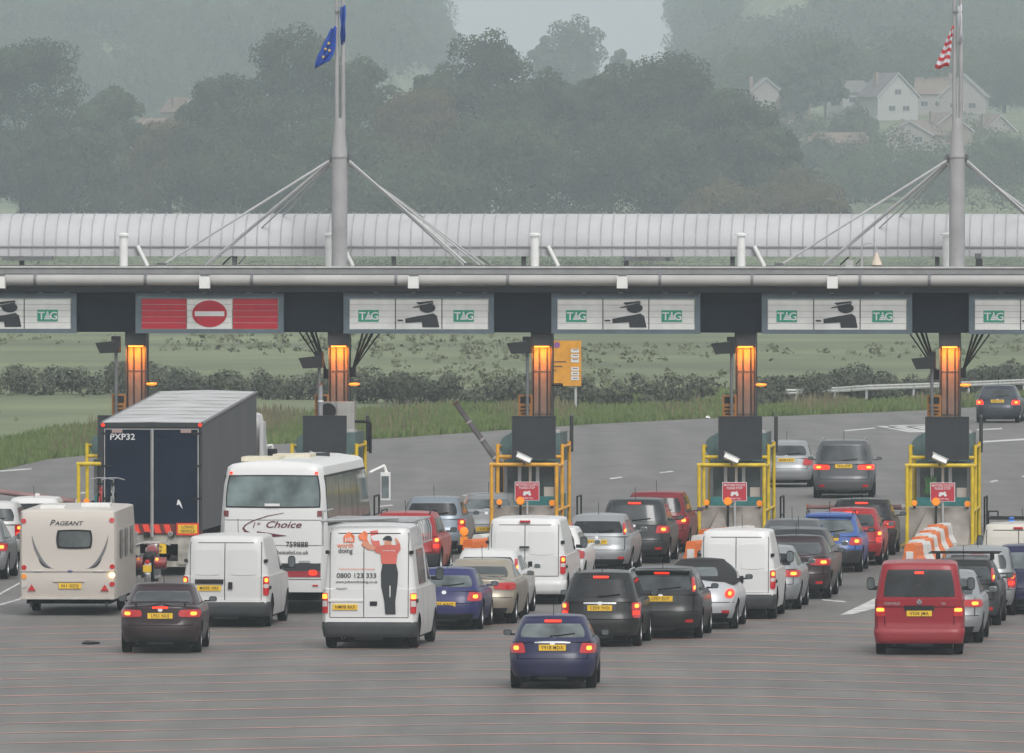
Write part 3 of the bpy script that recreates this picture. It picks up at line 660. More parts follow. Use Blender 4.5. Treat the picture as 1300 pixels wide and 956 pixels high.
t, zz = at(1243, 333, 8.6); T = thing('loudspeaker', 'dark loudspeaker hung under the duct right of the striped-flag mast', 'loudspeaker', tuple(O + hv * 8.6 + rv * t + Vector((0, 0, zz))), -TH)
MB().box(-.09, .09, -.1, .1, -.2, .1).build('case', DGREY, T); MB().box(-.12, .05, -.02, .2, .1, .24).build('bracket', STEEL, T)

# ---------------------------------------------------------------- the islands
GLB = glassy('booth_glass', (.06, .075, .075)); DISP = mat('display_black', (.022, .025, .03), .45, var=.2, scale=5); BROWN = mat('weathered_orange', (.30, .13, .03), .6)
LIT = mat('sodium_lamp_glass', (1, .5, .1), .3, emit=2.2, var=0, ecol=(1, .3, .03)); COLC = mat('column_panel', (.17, .13, .105), .6, var=.15, scale=3); COLD = mat('column_dark', (.05, .05, .052), .5)
MSIGN = mat('notice_red', (.48, .03, .05), .5)
def motorbike_symbol(mb, y, cx, cz, s):
    for dx in (-.32, .32): mb.poly([(cx + s * (dx + .17 * math.cos(a * math.pi / 6)), cz + s * (-.14 + .17 * math.sin(a * math.pi / 6))) for a in range(12)], y, .004)
    mb.poly([(cx + s * a, cz + s * b) for a, b in ((-.34, -.08), (-.1, .18), (.12, .22), (.3, .3), (.42, .12), (.28, .02), (.1, -.12), (-.1, -.16))], y - .001, .004)
    mb.poly([(cx + s * a, cz + s * b) for a, b in ((-.52, .1), (-.2, .26), (0, .12), (-.3, .02))], y - .002, .004)
def island(k):
    who = WHO[k]; L0 = local(k); rz = -TH
    def pl(x, y, z=0): v = O + rv * (BAY * k + x) + hv * y; return (v.x, v.y, z)
    yel = ORA if k == 2 else YEL
    m = MB(); pts = [(-.95, 0), (-.7, -.5), (.7, -.5), (.95, 0), (.95, 17), (-.95, 17)]; n = 6
    m.add([(x, y, 0) for x, y in pts] + [(x * .97, y, .13) for x, y in pts], [tuple(range(5, -1, -1)), tuple(range(6, 12))] + [(i, (i + 1) % 6, 6 + (i + 1) % 6, 6 + i) for i in range(6)])
    o = m.build('traffic_island', CONC, None, loc=L0); o.rotation_euler = (0, 0, rz); tag(o, kind='structure')
    m = MB()
    for sg in (-1, 1): m.box(sg * 1.12 - .06, sg * 1.12 + .06, -.6, 14, .008, .012)
    o = m.build('yellow_road_line', YM, None, loc=L0); o.rotation_euler = (0, 0, rz); tag(o, kind='structure')
    # concrete nose
    m = MB(); h = 1.08; w = .85
    vs = [(-w, .1, .13), (w, .1, .13), (w, 1.7, .13), (-w, 1.7, .13), (-w, .42, h), (w, .42, h), (w, 1.7, h), (-w, 1.7, h), (-.75, -.22, .13), (.75, -.22, .13), (-.32, .3, h - .01), (.1, .3, h - .01)]
    m.add(vs, [(0, 8, 10, 4), (8, 9, 11, 10), (9, 1, 5, 11), (10, 11, 5, 4), (1, 2, 6, 5), (2, 3, 7, 6), (3, 0, 4, 7), (4, 5, 6, 7), (0, 1, 9, 8)])
    T = thing('concrete_crash_block', 'bare concrete crash block on the ' + who, 'concrete block', L0, rz, 'crash blocks at the island noses')
    m.build('block', CONC, T); MB().tube((-.55, .12, .4), (-.22, .24, .83), .03, 6).build('reflector_bar', BLK, T)
    # guard frame
    T = thing('guard_frame', ('orange-yellow' if k == 2 else 'bright yellow') + ' tubular guard frame on the ' + who, 'guard frame', L0, rz, 'guard frames round the booths')
    for sg in (-1, 1):
        for y, hgt in ((.0, 2.2), (2.0, 2.7), (4.5, 2.72)):
            MB().tube((sg * .86, y, .13), (sg * .86, y, hgt), .05, 10).build('post', yel, T, 50)
        MB().path([(sg * .86, 0, 2.15), (sg * .86, 2.0, 2.15)], .045, 8).path([(sg * .86, 2, 2.62), (sg * .86, 4.5, 2.62)], .045, 8).path([(sg * .86, .0, .98), (sg * .86, 4.5, .98)], .045, 8).build('side_rail', yel, T, 50)
    MB().tube((-.91, 0, 2.2), (.91, 0, 2.2), .052, 10).build('front_rail', yel, T, 50); MB().tube((-.86, 2, 2.36), (.86, 2, 2.36), .05, 10).build('middle_rail', yel, T, 50)
    # cabin
    T = thing('toll_booth', 'teal and glass toll cabin on the ' + who, 'toll booth', pl(0, 2.3), rz, 'toll booths')
    MB().box(-.7, .7, 0, 3.2, .13, 1.3).build('lower_panel', TEAL, T)
    MB().box(-.64, .64, .08, 3.12, 1.3, 2.2).build('glazing', GLB, T)
    for x in (-.67, -.3, .18, .67): MB().box(x - .045, x + .045, .0, .1, 1.3, 2.2).build('window_post', STEEL if abs(x) > .5 else LSTEEL, T)
    MB().box(-.05, .02, -.02, .05, 1.3, 2.2).box(.35, .62, .05, .3, 1.3, 1.55).build('window_blind', mat('cream_paper', (.5, .45, .4), .8), T)
    MB().box(-.72, .72, -.05, 3.3, 2.2, 2.26).box(-.6, .74, .5, 3.2, 2.26, 2.98).build('roof_housing', mat('grey_green_housing', (.09, .15, .15), .55, var=.2), T)
    MB().lathe([(.001, 0), (.33, 0), (.33, .9), (.001, .9)], 'y', 18, (-.55, .55, 2.62)).build('roof_fan', mat('grey_green_housing', (0, 0, 0)), T, 50)
    MB().box(.15, .72, .6, 1.4, 2.98, 3.04).build('roof_tray', LSTEEL, T)
    if k == 4: MB().add([(x + random.uniform(-.1, .1), -.02 - random.random() * .1, z) for x in [-.45 + .02 * i for i in range(12)] for z in (1.35, 1.6, 1.9)], [(i, i + 1, i + 2) for i in range(33)]).build('potted_leaves', mat('indoor_leaf', (.05, .14, .04), .6), T)
    # display
    T = thing('display_board', 'black electronic display board, switched off, on the ' + who, 'display board', pl(.12 if k > 1 else 0.03, 1.75, 2.3), rz, 'display boards over the booths')
    MB().box(-.55, .55, 0, .14, .04, 1.12).build('screen', DISP, T); f = MB()
    f.box(-.58, .58, -.02, .16, 0, .04).box(-.58, .58, -.02, .16, 1.12, 1.15).box(-.58, -.55, -.02, .16, .04, 1.12).box(.55, .58, -.02, .16, .04, 1.12); f.build('frame', DGREY, T)
    MB().box(-.3, -.24, .16, .3, -.1, 1).box(.24, .3, .16, .3, -.1, 1).build('bracket', STEEL, T)
    # column with sodium lamp
    T = thing('gantry_column', 'gantry column lit orange on the ' + who, 'column', pl(0.02, 6), rz, 'columns carrying the gantry'); zt_ = zb + .05
    MB().box(-.28, -.25, -.1, .5, .13, zt_).box(.25, .28, -.1, .5, .13, zt_).box(-.28, .28, .1, .5, .13, zt_).box(-.29, .29, -.2, .1, zt_ - .38, zt_).build('casing', COLD, T)
    for a, b, m_ in ((-.22, -.1, COLC), (-.045, .115, COLC), (.165, .225, COLC)): MB().box(a, b, .02, .1, .13, zt_ - .39).build('front_panel', m_, T)
    for zc in (3.4, 4.55): MB().box(-.28, .28, .008, .0195, zc, zc + .025).build('strap', COLD, T)
    MB().box(-.2, .2, -.19, -.12, zt_ - .42, zt_ - .385).build('lamp_glass', LIT, T)
    la = bpy.data.lights.new('column_lamp', 'AREA'); la.energy = 34; la.color = (1, .27, .02); la.shape = 'RECTANGLE'; la.size = .4; la.size_y = .06
    lo_ = bpy.data.objects.new('column_lamp', la); COL.objects.link(lo_); lo_.parent = T; lo_.location = (0.0, -.3, zt_ - .44); lo_.rotation_euler = (R(14), 0, 0)
    # lane lamp arm
    T = thing('lane_lamp', 'small ' + ('unlit' if k == 2 else 'orange') + ' lamp arm on the column of the ' + who, 'lamp', pl(.3, 6.0, 4.2), rz, 'lamp arms on the columns')
    MB().path([(0, 0, 0), (.22, 0, .02), (.27, 0, -.06)], .035, 8).build('arm', BLK, T, 50); MB().lathe([(.001, .05), (.14, .04), (.15, 0), (.1, -.03), (.001, -.04)], 'z', 12, (.14, -.08, 0)).build('lens', mat('lit_amber', (1, .4, .05), .4, emit=.7, ecol=(1, .3, .03), var=0) if k != 2 else BLK, T, 50)
    # small notice beside the column
    T = thing('orange_notice', 'small orange notice by the column of the ' + who, 'notice', pl(-.38, 5.2, 3.0), rz, 'notices beside the columns')
    MB().box(-.18, .2, 0, .06, .35, .95).build('board', BROWN, T); MB().box(-.13, .15, -.01, -.001, .72, .9).box(-.12, .12, -.01, -.001, .6, .64).box(-.13, .14, -.01, -.001, .5, .54).box(-.1, .1, -.01, -.001, .42, .46).build('printing', BLK, T); MB().tube((0, .08, -2.85), (0, .08, .9), .035, 8).build('post', STEEL, T)
    # floodlight
    fx = -.3 if k in (2, 3) else -.42; fz = 5.35 if k in (2, 3, 0) else 4.95
    T = thing('floodlight', 'black box floodlight on a pole on the ' + who, 'floodlight', pl(fx, 5.0, 0), rz, 'floodlights beside the columns')
    MB().tube((0, 0, .13), (0, 0, fz), .045, 8).build('pole', STEEL, T, 50)
    MB().add([(-.55, -.15, fz - .02), (-.42, -.2, fz - .3), (.1, -.2, fz - .28), (.1, -.15, fz + .05), (-.55, .3, fz - .02), (-.42, .3, fz - .3), (.1, .3, fz - .28), (.1, .3, fz + .05)], [(0, 1, 2, 3), (4, 5, 6, 7), (0, 1, 5, 4), (1, 2, 6, 5), (2, 3, 7, 6), (3, 0, 4, 7)]).box(-.12, .1, -.1, .2, fz + .04, fz + .16).build('lamp_head', BLK, T)
    if k in (1, 4):
        T = thing('strut_fan', 'thin black struts fanning from the column of the ' + who, 'struts', pl(0, 6.3, 0), rz, 'strut fans under the gantry')
        for sg, x0, z0 in ((-1, -.36, 4.55), (1, .36, 4.6)):
            for x1 in (.55, .8, 1.05): MB().tube((x0, 0, z0), (x0 + sg * x1 * .55 + sg * .0, 0, zb + .1), .028, 6).tube((x0, .15, z0), (x0 + sg * x1 * .75, .15, zb + .1), .022, 6).build('strut', BLK, T, 50)
            MB().box(x0 - .07, x0 + .07, -.05, .3, z0 - .2, z0 + .06).build('clamp', BLK, T)
    # signs and lamps on the front
    T = thing('motorcyclist_notice', 'red notice telling motorcyclists to stop, on the ' + who, 'notice', pl(.08, -.02, 1.5), rz, 'red notices on the island noses')
    MB().box(-.325, .325, 0, .02, -.25, .25).build('board', TXTW, T); MB().box(-.31, .31, -.006, -.001, -.235, .235).build('face', MSIGN, T)
    pj = lambda a, b: (a, -.009, b)
    lettering('MOTORCYCLISTS', .085, 0, .145, TXTW, T, pj, xs=.85); lettering('PLEASE STOP', .085, 0, .065, TXTW, T, pj, xs=.85); lettering('AND PAY TOLL', .06, 0, -.205, TXTW, T, pj, xs=.8)
    g = MB(); motorbike_symbol(g, -.009, 0, -.05, .22); g.build('motorcycle_symbol', TXTW, T); MB().tube((0, .05, -1.37), (0, .05, .2), .03, 8).build('post', LSTEEL, T, 50)
    for j, (x, zc, r) in enumerate(((-.1, 1.25, .12), (.72, 1.18, .085), (-.68, 1.2, .08))):
        T = thing('amber_beacon', ['largest amber beacon under the notice of the ', 'small amber beacon right of the notice of the ', 'small amber beacon left of the notice of the '][j] + who, 'beacon', pl(x, .0 if j == 0 else .3, 1.05 if j else 1.05), rz, 'amber beacons')
        MB().lathe([(.001, -.04), (r * .8, -.04), (r, 0), (r * .8, .05), (.001, .07)], 'y', 16, (0, 0, zc - 1.05)).build('lens', mat('beacon_amber', (.85, .27, .02), .3, emit=.25, ecol=(1, .3, .02), var=0), T, 50); MB().box(-.03, .03, .02, .1, -.95 if j == 0 else 0.02, zc - 1.05).build('stem', BLK, T)
    T = thing('security_camera', 'white bullet camera on the front rail of the ' + who, 'camera', pl(0, -.05, 2.25), rz, 'bullet cameras on the guard frames')
    M = Matrix.Translation((0.0, -.1, .12)) @ Matrix.Rotation(R(25), 4, 'Y') @ Matrix.Rotation(R(-20), 4, 'X')
    MB().box(-.2, .2, -.07, .07, -.06, .06, 0, M).build('housing', WHT, T); MB().box(-.24, .22, -.09, .09, .062, .08, 0, M).build('sun_shield', LSTEEL, T); MB().tube((0, 0, -.05), (0, -.05, .1), .03, 8).build('mount', STEEL, T)
    MB().box(.2, .215, -.05, .05, -.045, .045, 0, M).build('lens', GL3, T)
    T = thing('dark_post', 'thin dark post right of the cabin on the ' + who, 'post', pl(.9, 4.85, .13), rz, 'dark posts beside the cabins'); MB().tube((0, 0, 2.3), (0, 0, 3.25), .05, 10).box(-.06, .03, -.3, .03, 2.35, 2.42).build('tube', DGREY, T, 50); MB().tube((0, 0, 3.25), (0, 0, 3.3), .04, 10).build('cap', STEEL, T)
    T = thing('hand_rail', 'short black handrail on the ' + who, 'handrail', pl(.93, 6.5, .13), rz, 'handrails by the booths'); MB().path([(0, 0, 0), (0, 0, 1.05), (.02, 1.2, 1.05), (.02, 1.2, 0)], .025, 6).path([(0, 0, .55), (0, 1.2, .55)], .02, 6).build('rail', BLK, T)
for k in range(6): island(k)
# the air-conditioning cabinets seen over the coach
t, z1 = at(433, 531, 4.6); T = thing('electrical_cabinet', 'beige cabinet and fan unit on the booth roof behind the coach', 'cabinet', tuple(O + hv * 4.6 + rv * t + Vector((0, 0, 2.98))), -TH)
MB().box(-.1, .36, 0, .5, -.05, .78).build('cabinet', mat('beige_cabinet', (.33, .32, .30), .6), T); MB().box(-.62, -.1, .05, .5, .28, .78).build('fan_unit', mat('beige_cabinet2', (.24, .235, .225), .6), T); MB().lathe([(.001, 0), (.2, 0), (.22, .03)], 'y', 16, (-.36, .02, .53)).build('fan', BLK, T)
MB().path([(.36, .1, .25), (.75, .1, .25), (.78, .1, .2), (.78, .1, -.6)], .04, 8).build('cable_duct', BLK, T)
# barrier arms
def arm(lab, p, q, yl, mats, r=.06, post=True):
    tp, zp = at(p[0], p[1], yl); tq, zq = at(q[0], q[1], yl)
    T = thing('barrier_arm', lab, 'barrier', tuple(O + hv * yl + rv * tp), -TH, 'lane barrier arms')
    a = Vector((0, 0, zp)); b = Vector((tq - tp, 0, zq)); MB().tube(a, b, r, 10, r * .8).build('arm', mats, T, 50)
    for u in (.12, .4, .68): MB().tube(a.lerp(b, u), a.lerp(b, u + .03), r * 1.12, 10).build('white_band', TXTW, T, 50)
    MB().tube(a.lerp(b, .985), b, r * 1.15, 10).build('tip', mat('rusty_tip', (.35, .12, .06), .6), T, 50)
    if post: MB().box(-.15, .15, -.1, .25, .13, zp + .12).build('pivot_cabinet', DGREY, T)
AR = mat('faded_red_arm', (.27, .16, .16), .6, var=.25, scale=2); AG = mat('grey_arm', (.27, .27, .29), .6, var=.2)
arm('grey barrier arm raised at a slant left of the middle booth', (636, 592), (578, 511), 8.5, AG, .085)
arm('grey barrier arm raised upright behind the coach', (407, 560), (407, 487), 4.0, AG, .07)
arm('faded red barrier arm lowered across the lane at the left edge', (124, 641), (-60, 616), 6.5, AR, .085)
arm('faded red barrier arm lowered behind the black and red cars', (1166, 644), (1024, 643.5), 9.0, AR, .07)
# water-filled barriers
BO = mat('barrier_orange', (.72, .17, .035), .55, var=.12); BW = mat('barrier_white', (.66, .64, .61), .6, var=.15, scale=4)
def wbar(lab, px, gy, yaw, L=1.0, col=None, h=1.0):
    g = gnd(px, gy); T = thing('water_filled_barrier', lab, 'barrier', tuple(g), -R(yaw), 'orange and white lane barriers')
    prof = [(-.27, 0), (-.27, .25), (-.16, .45), (-.13, h - .06), (-.1, h), (.1, h), (.13, h - .06), (.16, .45), (.27, .25), (.27, 0)]; n = len(prof)
    st = [(0, .48, 0), (.5, .98, 1)] if not col else [(0, .48, 1), (.5, .98, 0)]
    for a, b, c in st:
        MB().add([(x, a * L, z) for x, z in prof] + [(x, b * L, z) for x, z in prof], [tuple(range(n)), tuple(range(n, 2 * n))] + [(i, (i + 1) % n, n + (i + 1) % n, n + i) for i in range(n)]).build('orange_section' if c == 0 else 'white_section', BO if c == 0 else BW, T)
    MB().box(-.09, .09, -.03, .0, .1, h * .75).build('end_panel', BW if not col else BO, T); MB().box(-.3, .3, .05, L - .05, .0, .08).build('foot', BW, T)
posn = [(1155, 729.5), (1159, 725), (1163.5, 720.5), (1168, 716), (1173, 712), (1178, 708), (1183, 704)]
for i, (x, y) in enumerate(posn): wbar(['nearest of the striped barriers leading to the right-hand booth', 'second nearest striped barrier before the right-hand booth', 'third nearest striped barrier before the right-hand booth', 'middle one of seven striped barriers before the right-hand booth', 'third farthest striped barrier before the right-hand booth', 'second farthest striped barrier before the right-hand booth', 'farthest striped barrier, against the right-hand crash block'][i], x, y, 12, 2.3, i % 2, .76)
for i, (x, y) in enumerate([(877, 727), (884, 719), (893, 711)]): wbar(['near striped barrier left of the small white van', 'middle striped barrier left of the small white van', 'far striped barrier before the booth behind the small white van'][i], x, y, 20, 3.8, i % 2, .78)
for i, (x, y) in enumerate([(594, 726), (606, 719)]): wbar(['near striped barrier left of the plain white van', 'far striped barrier left of the plain white van'][i], x, y, 22, 3.6, i % 2, .8)
p = gnd(589, 722); T = thing('warning_lamp', 'round amber warning lamp standing at the barriers left of the plain white van', 'lamp', tuple(p), 0); MB().lathe([(.001, -.05), (.1, -.04), (.115, 0), (.1, .05), (.001, .07)], 'y', 16, (0, 0, .93)).build('lens', MATS['beacon_amber'], T, 50); MB().tube((0, .02, 0), (0, .02, .85), .03, 8).box(-.1, .1, -.05, .1, .6, .8).build('stand', AMB, T)
# ---------------------------------------------------------------- vegetation and far ground
LEAF = [mat('leaf_green_dark', (.026, .04, .022), .8, var=.3, scale=.35, col2=(.07, .092, .042), island=True), mat('leaf_green_mid', (.034, .05, .026), .8, scale=.3, col2=(.085, .11, .05), island=True), mat('leaf_rust', (.055, .06, .025), .8, scale=.3, col2=(.13, .10, .045), island=True)]
BARK = mat('bark', (.07, .055, .045), .9, scale=2)
def leaves(mb, lobes, n, s0, s1, rng, fill=.35):
    """leaf-sized faces spread through every lobe; mb collects arrays that leafmesh() turns into one mesh"""
    g = np.random.default_rng(rng.randrange(1 << 30)); tot = sum(l[3] ** 2 for l in lobes); out = []
    for (cx, cy, cz, r, fl) in lobes:
        k = int(n * r * r / tot)
        if k < 1: continue
        a = g.uniform(0, 6.283, k); u = g.uniform(-.8, 1, k); q = np.sqrt(1 - u * u)
        rr = r * (1 - fill * g.random(k) ** 2) * (1 + .13 * np.sin(3.1 * a + cx) * np.cos(4 * u + cz) + .07 * np.sin(9 * a + 5 * u + cy))
        c = np.stack([cx + rr * q * np.cos(a), cy + rr * q * np.sin(a), cz + rr * u * fl], 1)
        nn = np.stack([q * np.cos(a), q * np.sin(a), u], 1) + g.uniform(-.7, .7, (k, 3)); nn /= np.linalg.norm(nn, axis=1)[:, None]
        t = np.cross(nn, g.normal(size=(k, 3))); t /= np.linalg.norm(t, axis=1)[:, None]; bb = np.cross(nn, t); s = g.uniform(s0, s1, k)[:, None]
        out.append(np.stack([c + t * s, c + bb * s * .7, c - t * s, c - bb * s * .7], 1).reshape(-1, 3))
    mb.arr = getattr(mb, 'arr', []) + out
def leafmesh(mb, name, m, parent=None):
    v = np.concatenate(mb.arr).astype('f'); n = len(v) // 4; me = bpy.data.meshes.new(name)
    me.vertices.add(4 * n); me.vertices.foreach_set('co', v.ravel()); me.loops.add(4 * n); me.loops.foreach_set('vertex_index', np.arange(4 * n, dtype='i'))
    me.polygons.add(n); me.polygons.foreach_set('loop_start', np.arange(0, 4 * n, 4, dtype='i')); me.update(calc_edges=True)
    return link(name, me, m, parent)
def soften(m, k=.75):
    """leaf shading leans to the sky so that single leaves do not sparkle"""
    n = m.node_tree; g = n.nodes.new('ShaderNodeNewGeometry'); a = n.nodes.new('ShaderNodeVectorMath'); a.operation = 'SCALE'; a.inputs['Scale'].default_value = 1 - k
    b = n.nodes.new('ShaderNodeVectorMath'); b.operation = 'ADD'; b.inputs[1].default_value = (0, 0, k); c = n.nodes.new('ShaderNodeVectorMath'); c.operation = 'NORMALIZE'
    n.links.new(g.outputs['Normal'], a.inputs[0]); n.links.new(a.outputs[0], b.inputs[0]); n.links.new(b.outputs[0], c.inputs[0]); n.links.new(c.outputs[0], n.nodes['Principled BSDF'].inputs['Normal'])
    n.nodes['Principled BSDF'].inputs['Specular IOR Level'].default_value = .1
for m_ in LEAF: soften(m_)
def tree_lobes(rng, H, Wd, n):
    """many medium lobes spread over an uneven dome that reaches nearly to the ground"""
    L = []
    for i in range(n):
        a = rng.uniform(0, 6.283); u = rng.random() ** .8; z = H * (.2 + .72 * u); wr = Wd / 2 * (math.sqrt(max(0.05, 1 - (abs(u - .3) / .78) ** 2.2))) * .84
        rr = wr * math.sqrt(rng.uniform(.15, 1)); r = rng.uniform(.08, .17) * Wd
        L.append((rr * math.cos(a), rr * math.sin(a) * .7, min(z, H - r * .8), r, .8))
    L.append((0, 0, H * .46, Wd * .36, 1.15)); L.append((0, 0, H * .74, Wd * .23, 1)); L.append((Wd * .05, 0, H - Wd * .12, Wd * .13, .9))
    for i in range(7): a = i * .9 + rng.random(); q = rng.uniform(.1, .24) * Wd; r = Wd * rng.uniform(.09, .13); L.append((q * math.cos(a), q * .7 * math.sin(a), min(H - r, H * rng.uniform(.74, .9)), r, .9))
    return L
PROT = {}
def tree(key, name, lab, px, top, d, wpx, m=0, group='big trees across the field', dens=5200, low=.0, cat='tree'):
    d = d * KD; s = F / d; x = (px - 650) / s; z0 = hz(x, d); H = HC - (top - YH) / s - z0; Wd = wpx / s
    T = thing(name, lab, cat, (x, d, z0), random.uniform(-.6, .6) if False else 0, group)
    rng = random.Random(key); mb = MB(); nl = 52
    leaves(mb, tree_lobes(rng, H, Wd, nl), dens * 5.5, .12 * max(1, d / 1500), .27 * max(1, d / 1500), rng)
    leafmesh(mb, 'crown', LEAF[m], T)
    t = MB().tube((0, 0, -.5), (0, 0, H * .35), Wd * .03, 8, Wd * .022)
    for i in range(5):
        a = i * 1.256 + rng.random(); t.tube((0, 0, H * .3), (math.cos(a) * Wd * .28, math.sin(a) * Wd * .2, H * rng.uniform(.5, .75)), Wd * .018, 6, Wd * .006)
    t.build('trunk', BARK, T, 50)
TR = [(30, 48, 1010, 185, 0, 'broad tree at the far left above the duct'), (-80, 75, 1015, 150, 1, 'tree cut by the left edge'), (140, 108, 1030, 110, 1, 'small-crowned tree just right of the far left tree'), (215, 148, 1000, 130, 2, 'low russet-tinged tree in the gap left of centre'),
      (372, 28, 1000, 170, 0, 'tallest tree behind the blue-flag mast'), (285, 92, 990, 150, 0, 'dark rounded tree left of the tallest tree'), (455, 70, 1005, 130, 1, 'tree shouldered against the blue-flag mast on its right'), (100, 165, 975, 170, 0, 'low wide tree in front of the far left trees'),
      (530, 112, 990, 150, 2, 'low domed tree between the mast and the central tree'), (618, 36, 1010, 150, 0, 'central domed tree right of the blue-flag mast'), (560, 78, 1020, 110, 1, 'narrower tree on the left shoulder of the central tree'), (690, 84, 1005, 130, 0, 'tree on the right shoulder of the central tree'),
      (850, 66, 1000, 190, 0, 'broad dark tree right of centre, its top rounded'), (775, 78, 1010, 140, 1, 'flat-topped tree left of the broad dark tree'), (935, 112, 990, 150, 0, 'tree on the right slope of the broad dark tree'), (985, 160, 985, 100, 1, 'last dark tree of the belt before the houses'),
      (420, 150, 965, 190, 1, 'lower tree in front of the tallest tree'), (640, 150, 960, 230, 1, 'wide lower tree in front of the central tree'), (820, 165, 960, 230, 0, 'wide lower tree in front of the broad dark tree'),
      (300, 190, 950, 200, 0, 'low bushy tree above the red lane sign'), (1010, 232, 960, 150, 2, 'low russet bush at the right end of the tree belt'), (920, 238, 955, 120, 2, 'low reddish thicket under the dark trees'), (520, 215, 950, 200, 1, 'low bushy tree just above the duct near the blue-flag mast')]
for i, (px, top, d, w, m, lb) in enumerate(TR): tree(i + 3, 'tree', lb, px, top, d, w, m)
FT = [(730, 18, 1650, 105, 'hazy round tree in the gap beyond the centre'), (690, 45, 1660, 60, 'hazy small tree left of the round hazy tree'), (785, 62, 1600, 60, 'hazy low tree right of the round hazy tree'),
      (1048, 52, 1330, 62, 'dark slim tree standing left of the white gabled house'), (1010, 75, 1300, 50, 'smaller tree beside the slim tree above the left house'), (1085, 150, 1290, 70, 'rounded garden tree under the white gabled house'), (1170, 205, 1180, 110, 'garden tree just left of the striped-flag mast above the duct'),
      (1270, 190, 1200, 120, 'garden tree at the right edge above the duct'), (1090, 215, 1170, 120, 'bushy tree below the houses right of the tree belt'), (1040, 190, 1230, 80, 'hazy bush tree between the belt and the houses'), (1275, 70, 1450, 90, 'hazy tree at the upper right edge'), (1180, 60, 1480, 60, 'hazy tree behind the roofs left of the striped flag')]
for i, (px, top, d, w, lb) in enumerate(FT): tree(60 + i, 'tree', lb, px, top, d, w, 1, 'hazy trees around the houses', 2600)
# hillside woods: one mass each
def wood(name, lab, x0, x1, y0, y1, n, seed, hgt, f=lambda x, y: True):
    rng = random.Random(seed); lob = []
    for _ in range(n):
        x = rng.uniform(x0, x1); y = rng.uniform(y0, y1)
        if not f(x, y): continue
        x *= KD; y *= KD; r = rng.uniform(4.5, 9); H = rng.uniform(.6, 1) * hgt
        lob.append((x, y, hz(x, y) + H - r * .7, r, .9)); lob.append((x + rng.uniform(-4, 4), y, hz(x, y) + H * .45, r * 1.1, 1))
    mb = MB(); leaves(mb, lob, len(lob) * 1100, .28, .62, rng); o = leafmesh(mb, name, LEAF[1]); tag(o, lab, 'wood', kind='stuff')
wood('hillside_wood', 'hazy wooded hillside filling the upper left', -130, -7, 1420, 2260, 620, 5, 14, lambda x, y: x < -7.5 - (2260 - y) * .02)
wood('hillside_wood', 'hazy wooded hillside behind the houses at upper right', 26, 170, 1560, 2300, 640, 6, 14, lambda x, y: x > 24 + (y - 1560) * .013)
wood('distant_wood', 'pale line of woods closing the gap between the hills', -30, 60, 2330, 2480, 60, 7, 9)
rs = random.Random(77); lob = []
for _ in range(330):
    y = rs.choice([rs.uniform(1130, 1225), rs.uniform(1230, 1300), rs.uniform(1350, 1500)]); x = rs.uniform(20, 75) * KD; h = rs.uniform(1.5, 4.5) if y < 1230 else rs.uniform(1, 2.6) if y < 1320 else rs.uniform(4, 9)
    y *= KD; h *= KD; r = h * rs.uniform(.4, .6) + .8; lob.append((x, y, hz(x, y) + h - r * .6, r, .8))
mb = MB(); leaves(mb, lob, len(lob) * 700, .14, .34, rs); tag(leafmesh(mb, 'garden_shrubbery', LEAF[1]), 'shrubs and small trees filling the gardens between the hillside houses', 'shrubbery', kind='stuff')
# hedges and rough growth
def hedge(lab, pts, hgt, seed, m=0, n=260, wd=3, name='hedge'):
    rng = random.Random(seed); mb = MB(); lob = []
    for (xa, ya), (xb, yb) in zip(pts, pts[1:]):
        a = gnd(xa, ya); b = gnd(xb, yb); k = max(2, int((b - a).length / .45))
        for i in range(k):
            p = a.lerp(b, (i + rng.random()) / k); r = hgt * rng.uniform(.26, .42) * (1 + .25 * math.sin(i * .06 + seed)); lob.append((p.x, p.y + rng.uniform(-wd, wd), hgt * rng.uniform(.05, .5), r, 1.1))
    leaves(mb, lob, len(lob) * n * 2, .03, .085, rng); o = leafmesh(mb, name, LEAF[m]); return tag(o, lab, 'hedge', 'field hedges')
LEAF.append(mat('hedge_grey_brown', (.066, .08, .058), .85, scale=.3, col2=(.12, .13, .09), island=True)); soften(LEAF[-1])
hedge('long brown-green hedge crossing the near field on the left', [(-120, 502), (150, 500), (430, 508)], 1.6, 21, 3, 220)
hedge('long dark hedge crossing the field in the middle', [(440, 512), (700, 518), (900, 516)], 1.8, 22, 3, 220)
hedge('dark hedge crossing the field towards the right edge', [(930, 522), (1100, 506), (1400, 494)], 1.6, 23, 3, 220)
hedge('thin far hedge across the upper field', [(-300, 408), (600, 412), (1500, 404)], 1.6, 24, 0, 120)
hedge('dark scrub belt below the big trees, seen in the gap under the duct', [(-150, 340), (600, 341), (1450, 340)], 3.6, 25, 0, 60)
hedge('far field hedge at the foot of the big trees', [(-300, 378), (600, 376), (1500, 380)], 3.5, 26, 0, 200)
rs = random.Random(31); lob = []
for _ in range(8000):
    d_ = 470 + 500 * rs.random() ** 1.3; x = rs.uniform(-.052, .056) * d_; py = YH + F * HC / d_; px = 650 + x * F / d_
    e = next((ya + (yb - ya) * (px - xa) / (xb - xa) for (xa, ya), (xb, yb) in zip(EDGE, EDGE[1:]) if xa <= px <= xb), 500)
    if py > e - 12 or math.sin(x * .16 + d_ * .013) + math.sin(d_ * .05 + x * .05) + rs.uniform(-1.4, .7) < 0: continue
    r = rs.uniform(.12, .34); lob.append((x, d_, .05, r, .8))
mb = MB(); leaves(mb, lob, len(lob) * 11, .05, .15, rs, .8)
tm = mat('tussock_green', (.10, .12, .062), .9, scale=.12, col2=(.185, .195, .115), island=True); soften(tm, .6); tag(leafmesh(mb, 'rough_grass', tm), 'scattered tussocks of longer grass in the field', 'grass', kind='stuff')
